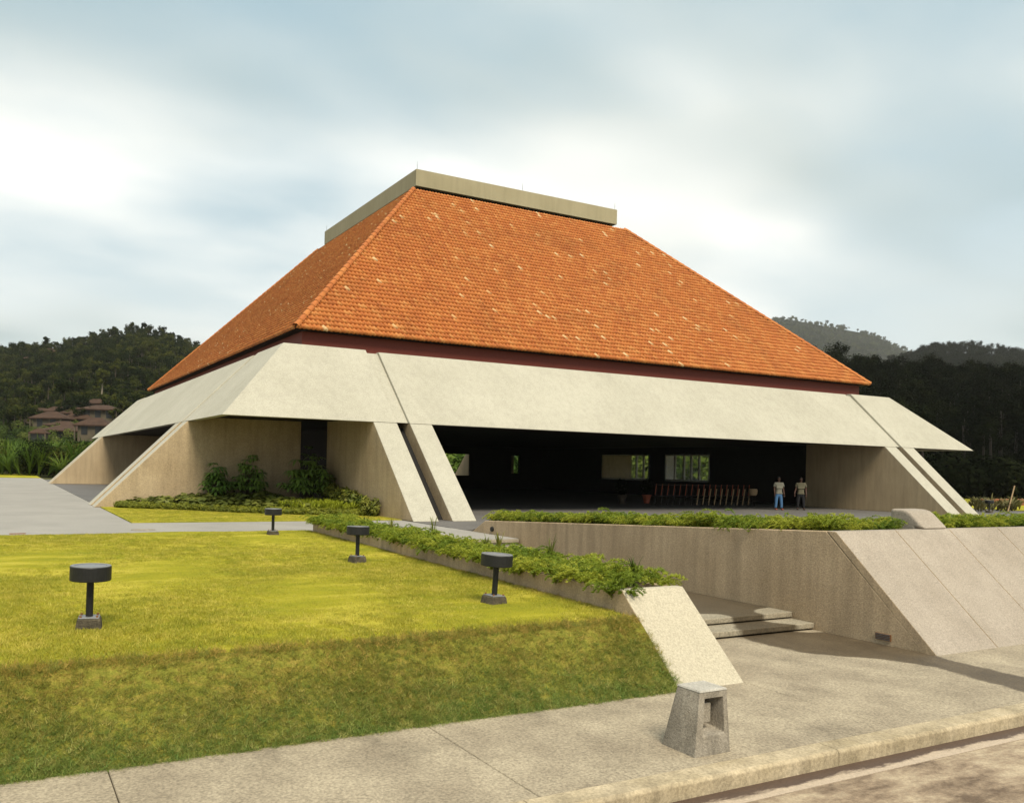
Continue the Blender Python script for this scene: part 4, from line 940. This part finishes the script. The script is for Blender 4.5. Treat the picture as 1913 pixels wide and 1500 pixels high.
SB = sources('scrub_source', [npmesh('scrub', *leafball('dark_leaf', 900, 1.5, 1.3, 0.2, 0.3), 'dark_leaf') for _ in range(4)])
pts = [tuple(pix(px, 880, D).xy) + (0.0,) for D in (66, 70, 75, 80) for px in np.arange(1560 + (D - 66) * -12, 2250, 26) + rng.normal(0, 8)]
scatter('dark_scrub', pts, rng.uniform(0.8, 1.5, len(pts)), SB, 4, 'dark undergrowth below the wood at right', 'undergrowth', 0.1)
# bank under the dark wood
hb = hill('wood_bank', [(1330, 740), (1560, 705), (1668, 730), (1913, 738), (2400, 745)], 165, 70, 0.0, 0.0)
P = on_hill(hb, 900, 40); scatter('bank_wood', P, rng.uniform(0.35, 0.75, len(P)), DT, 6, 'dark trees on the bank that rises behind the pavilion at right', 'forest', 0.04)
# greenery seen through the hall
LS = sources('light_scrub', [npmesh('scrub', *leafball('reed', 300, 1.5, 1.5, 0.30, 0.5), 'reed') for _ in range(4)])
pts = [(rng.uniform(20, 80), rng.uniform(50, 62), 0.0) for _ in range(160)] + [(rng.uniform(52, 66), rng.uniform(30, 60), 0.0) for _ in range(140)]
scatter('garden_scrub', pts, rng.uniform(0.8, 1.7, len(pts)), LS, 4, 'leafy garden shrubs beyond the hall seen through its openings', 'shrubs', 0.1)
# tall reeds at left behind the plaza
RD = sources('reed_source', [arched('reed', 60, 2.6, 0.085, 1.0) for _ in range(5)] )
pts = [tuple(pix(px, 880, D).xy) + (0.0,) for D in np.arange(71, 128, 2.5) for px in np.arange(-420, 420, 1500 / D * 0.8) + rng.normal(0, 6)]
scatter('reed_thicket', pts, rng.uniform(0.55, 1.45, len(pts)), RD, 5, 'tall bright green reeds between the plaza and the villas', 'reeds', 0.28)
BS = sources('bush_source', [npmesh('bush', *leafball('forest_leaf', 1200, 1.6, 1.5, 0.13, 0.2), 'forest_leaf') for _ in range(3)])
pts = [tuple(pix(px, 880, 72).xy) + (0.0,) for px in (48, 62, 75, 90, 100)] + [tuple(pix(px, 880, D).xy) + (0.0,) for px, D in ((-20, 73), (-60, 76), (20, 76), (130, 74), (150, 76), (165, 73), (10, 90), (120, 92))]
scatter('verge_bushes', pts, rng.uniform(0.5, 1.25, len(pts)), BS, 3, 'dark round bushes at the foot of the reeds', 'bushes', 0.1)

def tree_thing(px, py_base, D, h, w, label, mat='forest_leaf', bark='bark'):
    p_ = pix(px, py_base, D); t_ = empty('tree', (p_.x, p_.y, p_.z), rng.uniform(0, 6))
    me = tree_mesh(mat, w, h, 700, 0.62, 9, trunk=False); link('crown', me, parent=t_)
    V = []; F = []; s = 7
    for z, r_, ox in ((0, .028 * h, 0), (h * .4, .02 * h, .02 * h), (h * .75, .008 * h, .03 * h)):
        V += [(ox + r_ * math.cos(i * 6.283 / s), r_ * math.sin(i * 6.283 / s), z) for i in range(s)]
    F = [(j * s + i, j * s + (i + 1) % s, (j + 1) * s + (i + 1) % s, (j + 1) * s + i) for j in range(2) for i in range(s)]
    for a in (0.5, 2.6, 4.4):
        k = len(V); e = (w * .28 * math.cos(a), w * .28 * math.sin(a), h * .66)
        V += [(-.01 * h, 0, h * .36), (.01 * h, 0, h * .36), (0, .01 * h, h * .36), e]; F += [(k, k + 1, k + 3), (k + 1, k + 2, k + 3), (k + 2, k, k + 3)]
    mesh('trunk', V, F, bark, t_)
    return tag(t_, label, 'tree', 'trees that stand out on the left hill')
tree_thing(245, 622, 394, 5.6, 3.4, 'slender tree with an airy crown on the hill skyline, left of the summit')
tree_thing(269, 620, 394, 5.0, 3.7, 'highest round headed tree on the very summit of the left hill')
tree_thing(38, 656, 381, 5.0, 4.3, 'dark tree on the skyline near the left edge of the picture')
tree_thing(88, 648, 381, 5.0, 3.7, 'skyline tree above the upper villa roofs')
tree_thing(214, 628, 387, 5.0, 3.7, 'skyline tree on the shoulder left of the slender tree')
tree_thing(120, 748, 184, 5.6, 6.8, 'pale green broad tree behind the villa roofs')
tree_thing(190, 742, 203, 8.1, 5.0, 'tree with a pale bare trunk right above the villas', bark='pale_bark')
tree_thing(65, 762, 197, 5.6, 6.2, 'dark rounded tree at the left of the villa roofs')

# ------------------------------------------------------------------ villas on the hillside
def villa(px, eave, wpx, ridge_px, D, label, posts=0):
    """px: centre, eave row, eave width and rise of the roof as they stand at distance D"""
    p_ = pix(px, eave, D); wv = wpx / FPX * D * 1.12; rise = ridge_px / FPX * D * 1.15; dep = wv * 0.75; hw = wv / 2; hd = dep / 2; eh = 2.4
    t_ = empty('villa', (p_.x, p_.y, p_.z - eh), R(63.4 - 90) + rng.uniform(-.15, .15)); rl_ = wv * 0.16
    V = [(-hw, -hd, eh), (hw, -hd, eh), (hw, hd, eh), (-hw, hd, eh), (-rl_, 0, eh + rise), (rl_, 0, eh + rise), (-hw, -hd, eh - .22), (hw, -hd, eh - .22), (hw, hd, eh - .22), (-hw, hd, eh - .22)]
    F = [(0, 1, 5, 4), (1, 2, 5), (2, 3, 4, 5), (3, 0, 4), (6, 7, 1, 0), (7, 8, 2, 1), (8, 9, 3, 2), (9, 6, 0, 3), (9, 8, 7, 6)]
    mesh('roof', V, F, 'villa_roof', t_)
    ww = hw * 0.78; wd = hd * 0.78
    wl_ = mesh('wall', boxv((-ww, -wd, -2.2), (ww, wd, eh - .23)), BOXF, 'villa_wall', t_)
    nw_ = max(2, int(ww * 2 / 2.2))
    for i in range(nw_):
        x = -ww + (i + 0.5) * 2 * ww / nw_; mesh('window', boxv((x - .62, -wd - .05, 0.5), (x + .62, -wd + .02, 2.3)), BOXF, 'villa_glass', t_)
    for s_ in (-1, 1):
        mesh('post', boxv((s_ * hw * .9 - .12, -hd * .9 - .12, -2.5), (s_ * hw * .9 + .12, -hd * .9 + .12, eh - .23)), BOXF, 'villa_wall', t_)
    return tag(t_, label, 'house', 'brown roofed villas on the hillside')
def settle(px, eave, up):
    G, ts = HILLS['left_hill']; best = None
    for D in np.arange(138, 380, 1.5):
        p_ = pix(px, eave, D); k = np.argmin((G[:40, :, 0] - p_.x) ** 2 + (G[:40, :, 1] - p_.y) ** 2); z = G[:40].reshape(-1, 3)[k, 2]; e = abs(z + up - p_.z)
        if best is None or e < best[0]: best = (e, D)
    return best[1]
z4 = lambda x, y: (30 + x / 8.695, 720 + y / 8.695)
VL = [(995, 290, 240, 45, 322, 'left half of the topmost brown roofed villa'), (1310, 295, 350, 65, 322, 'right half of the topmost brown roofed villa'),
      (1400, 400, 600, 70, 305, 'brown roofed villa below the topmost one, nearest the pavilion band'),
      (400, 435, 390, 60, 300, 'highest brown roof at the left of the villa cluster'), (680, 425, 380, 70, 304, 'brown villa roof in the middle of the upper row'),
      (1040, 460, 480, 90, 294, 'steep brown roof just below the topmost villa'), (265, settle(72, 680, 2), 540, 90, 282, 'leftmost long brown villa roof above the reeds'),
      (590, 535, 520, 95, 284, 'brown villa roof left of the central one'), (1060, 545, 440, 110, 282, 'central brown villa roof of the cluster'),
      (1300, 650, 520, 110, 266, 'right lower brown villa roof next to the slanted leg'), (790, 650, 480, 62, 266, 'small brown roof above the front villa'),
      (830, 740, 660, 85, 254, 'front villa with the lowest wide brown roof'), (380, 770, 250, 60, 250, 'small brown roof at the lower left before the villas')]
for x, y, w_, h_, D, lb in VL:
    q = z4(x, y); villa(q[0], q[1], w_ / 8.695, h_ / 8.695, settle(q[0], q[1], 1.9), lb)
villa(92, 658, 30, 6, settle(92, 658, 2), 'tiny upper villa roof high on the left hill'); villa(64, 672, 34, 6, settle(64, 672, 2), 'tiny lower villa roof high on the left hill, left one'); villa(72, 680, 30, 5, 540, 'tiny villa roof on the left hill just under its neighbours')

# ------------------------------------------------------------------ haze
m = bpy.data.materials.new('haze'); m.use_nodes = True; t = m.node_tree; t.nodes.clear()
mo = N(t, 'ShaderNodeOutputMaterial'); pvn = N(t, 'ShaderNodeVolumePrincipled'); L(t, pvn.outputs[0], mo.inputs['Volume'])
pvn.inputs['Color'].default_value = (0.93, 0.92, 0.86, 1); pvn.inputs['Density'].default_value = 0.000115; pvn.inputs['Anisotropy'].default_value = 0.2
MATS['haze'] = m
tag(box('haze', (-2700, -2700, -2.2), (2700, 2700, 420), 'haze'), kind='stuff')
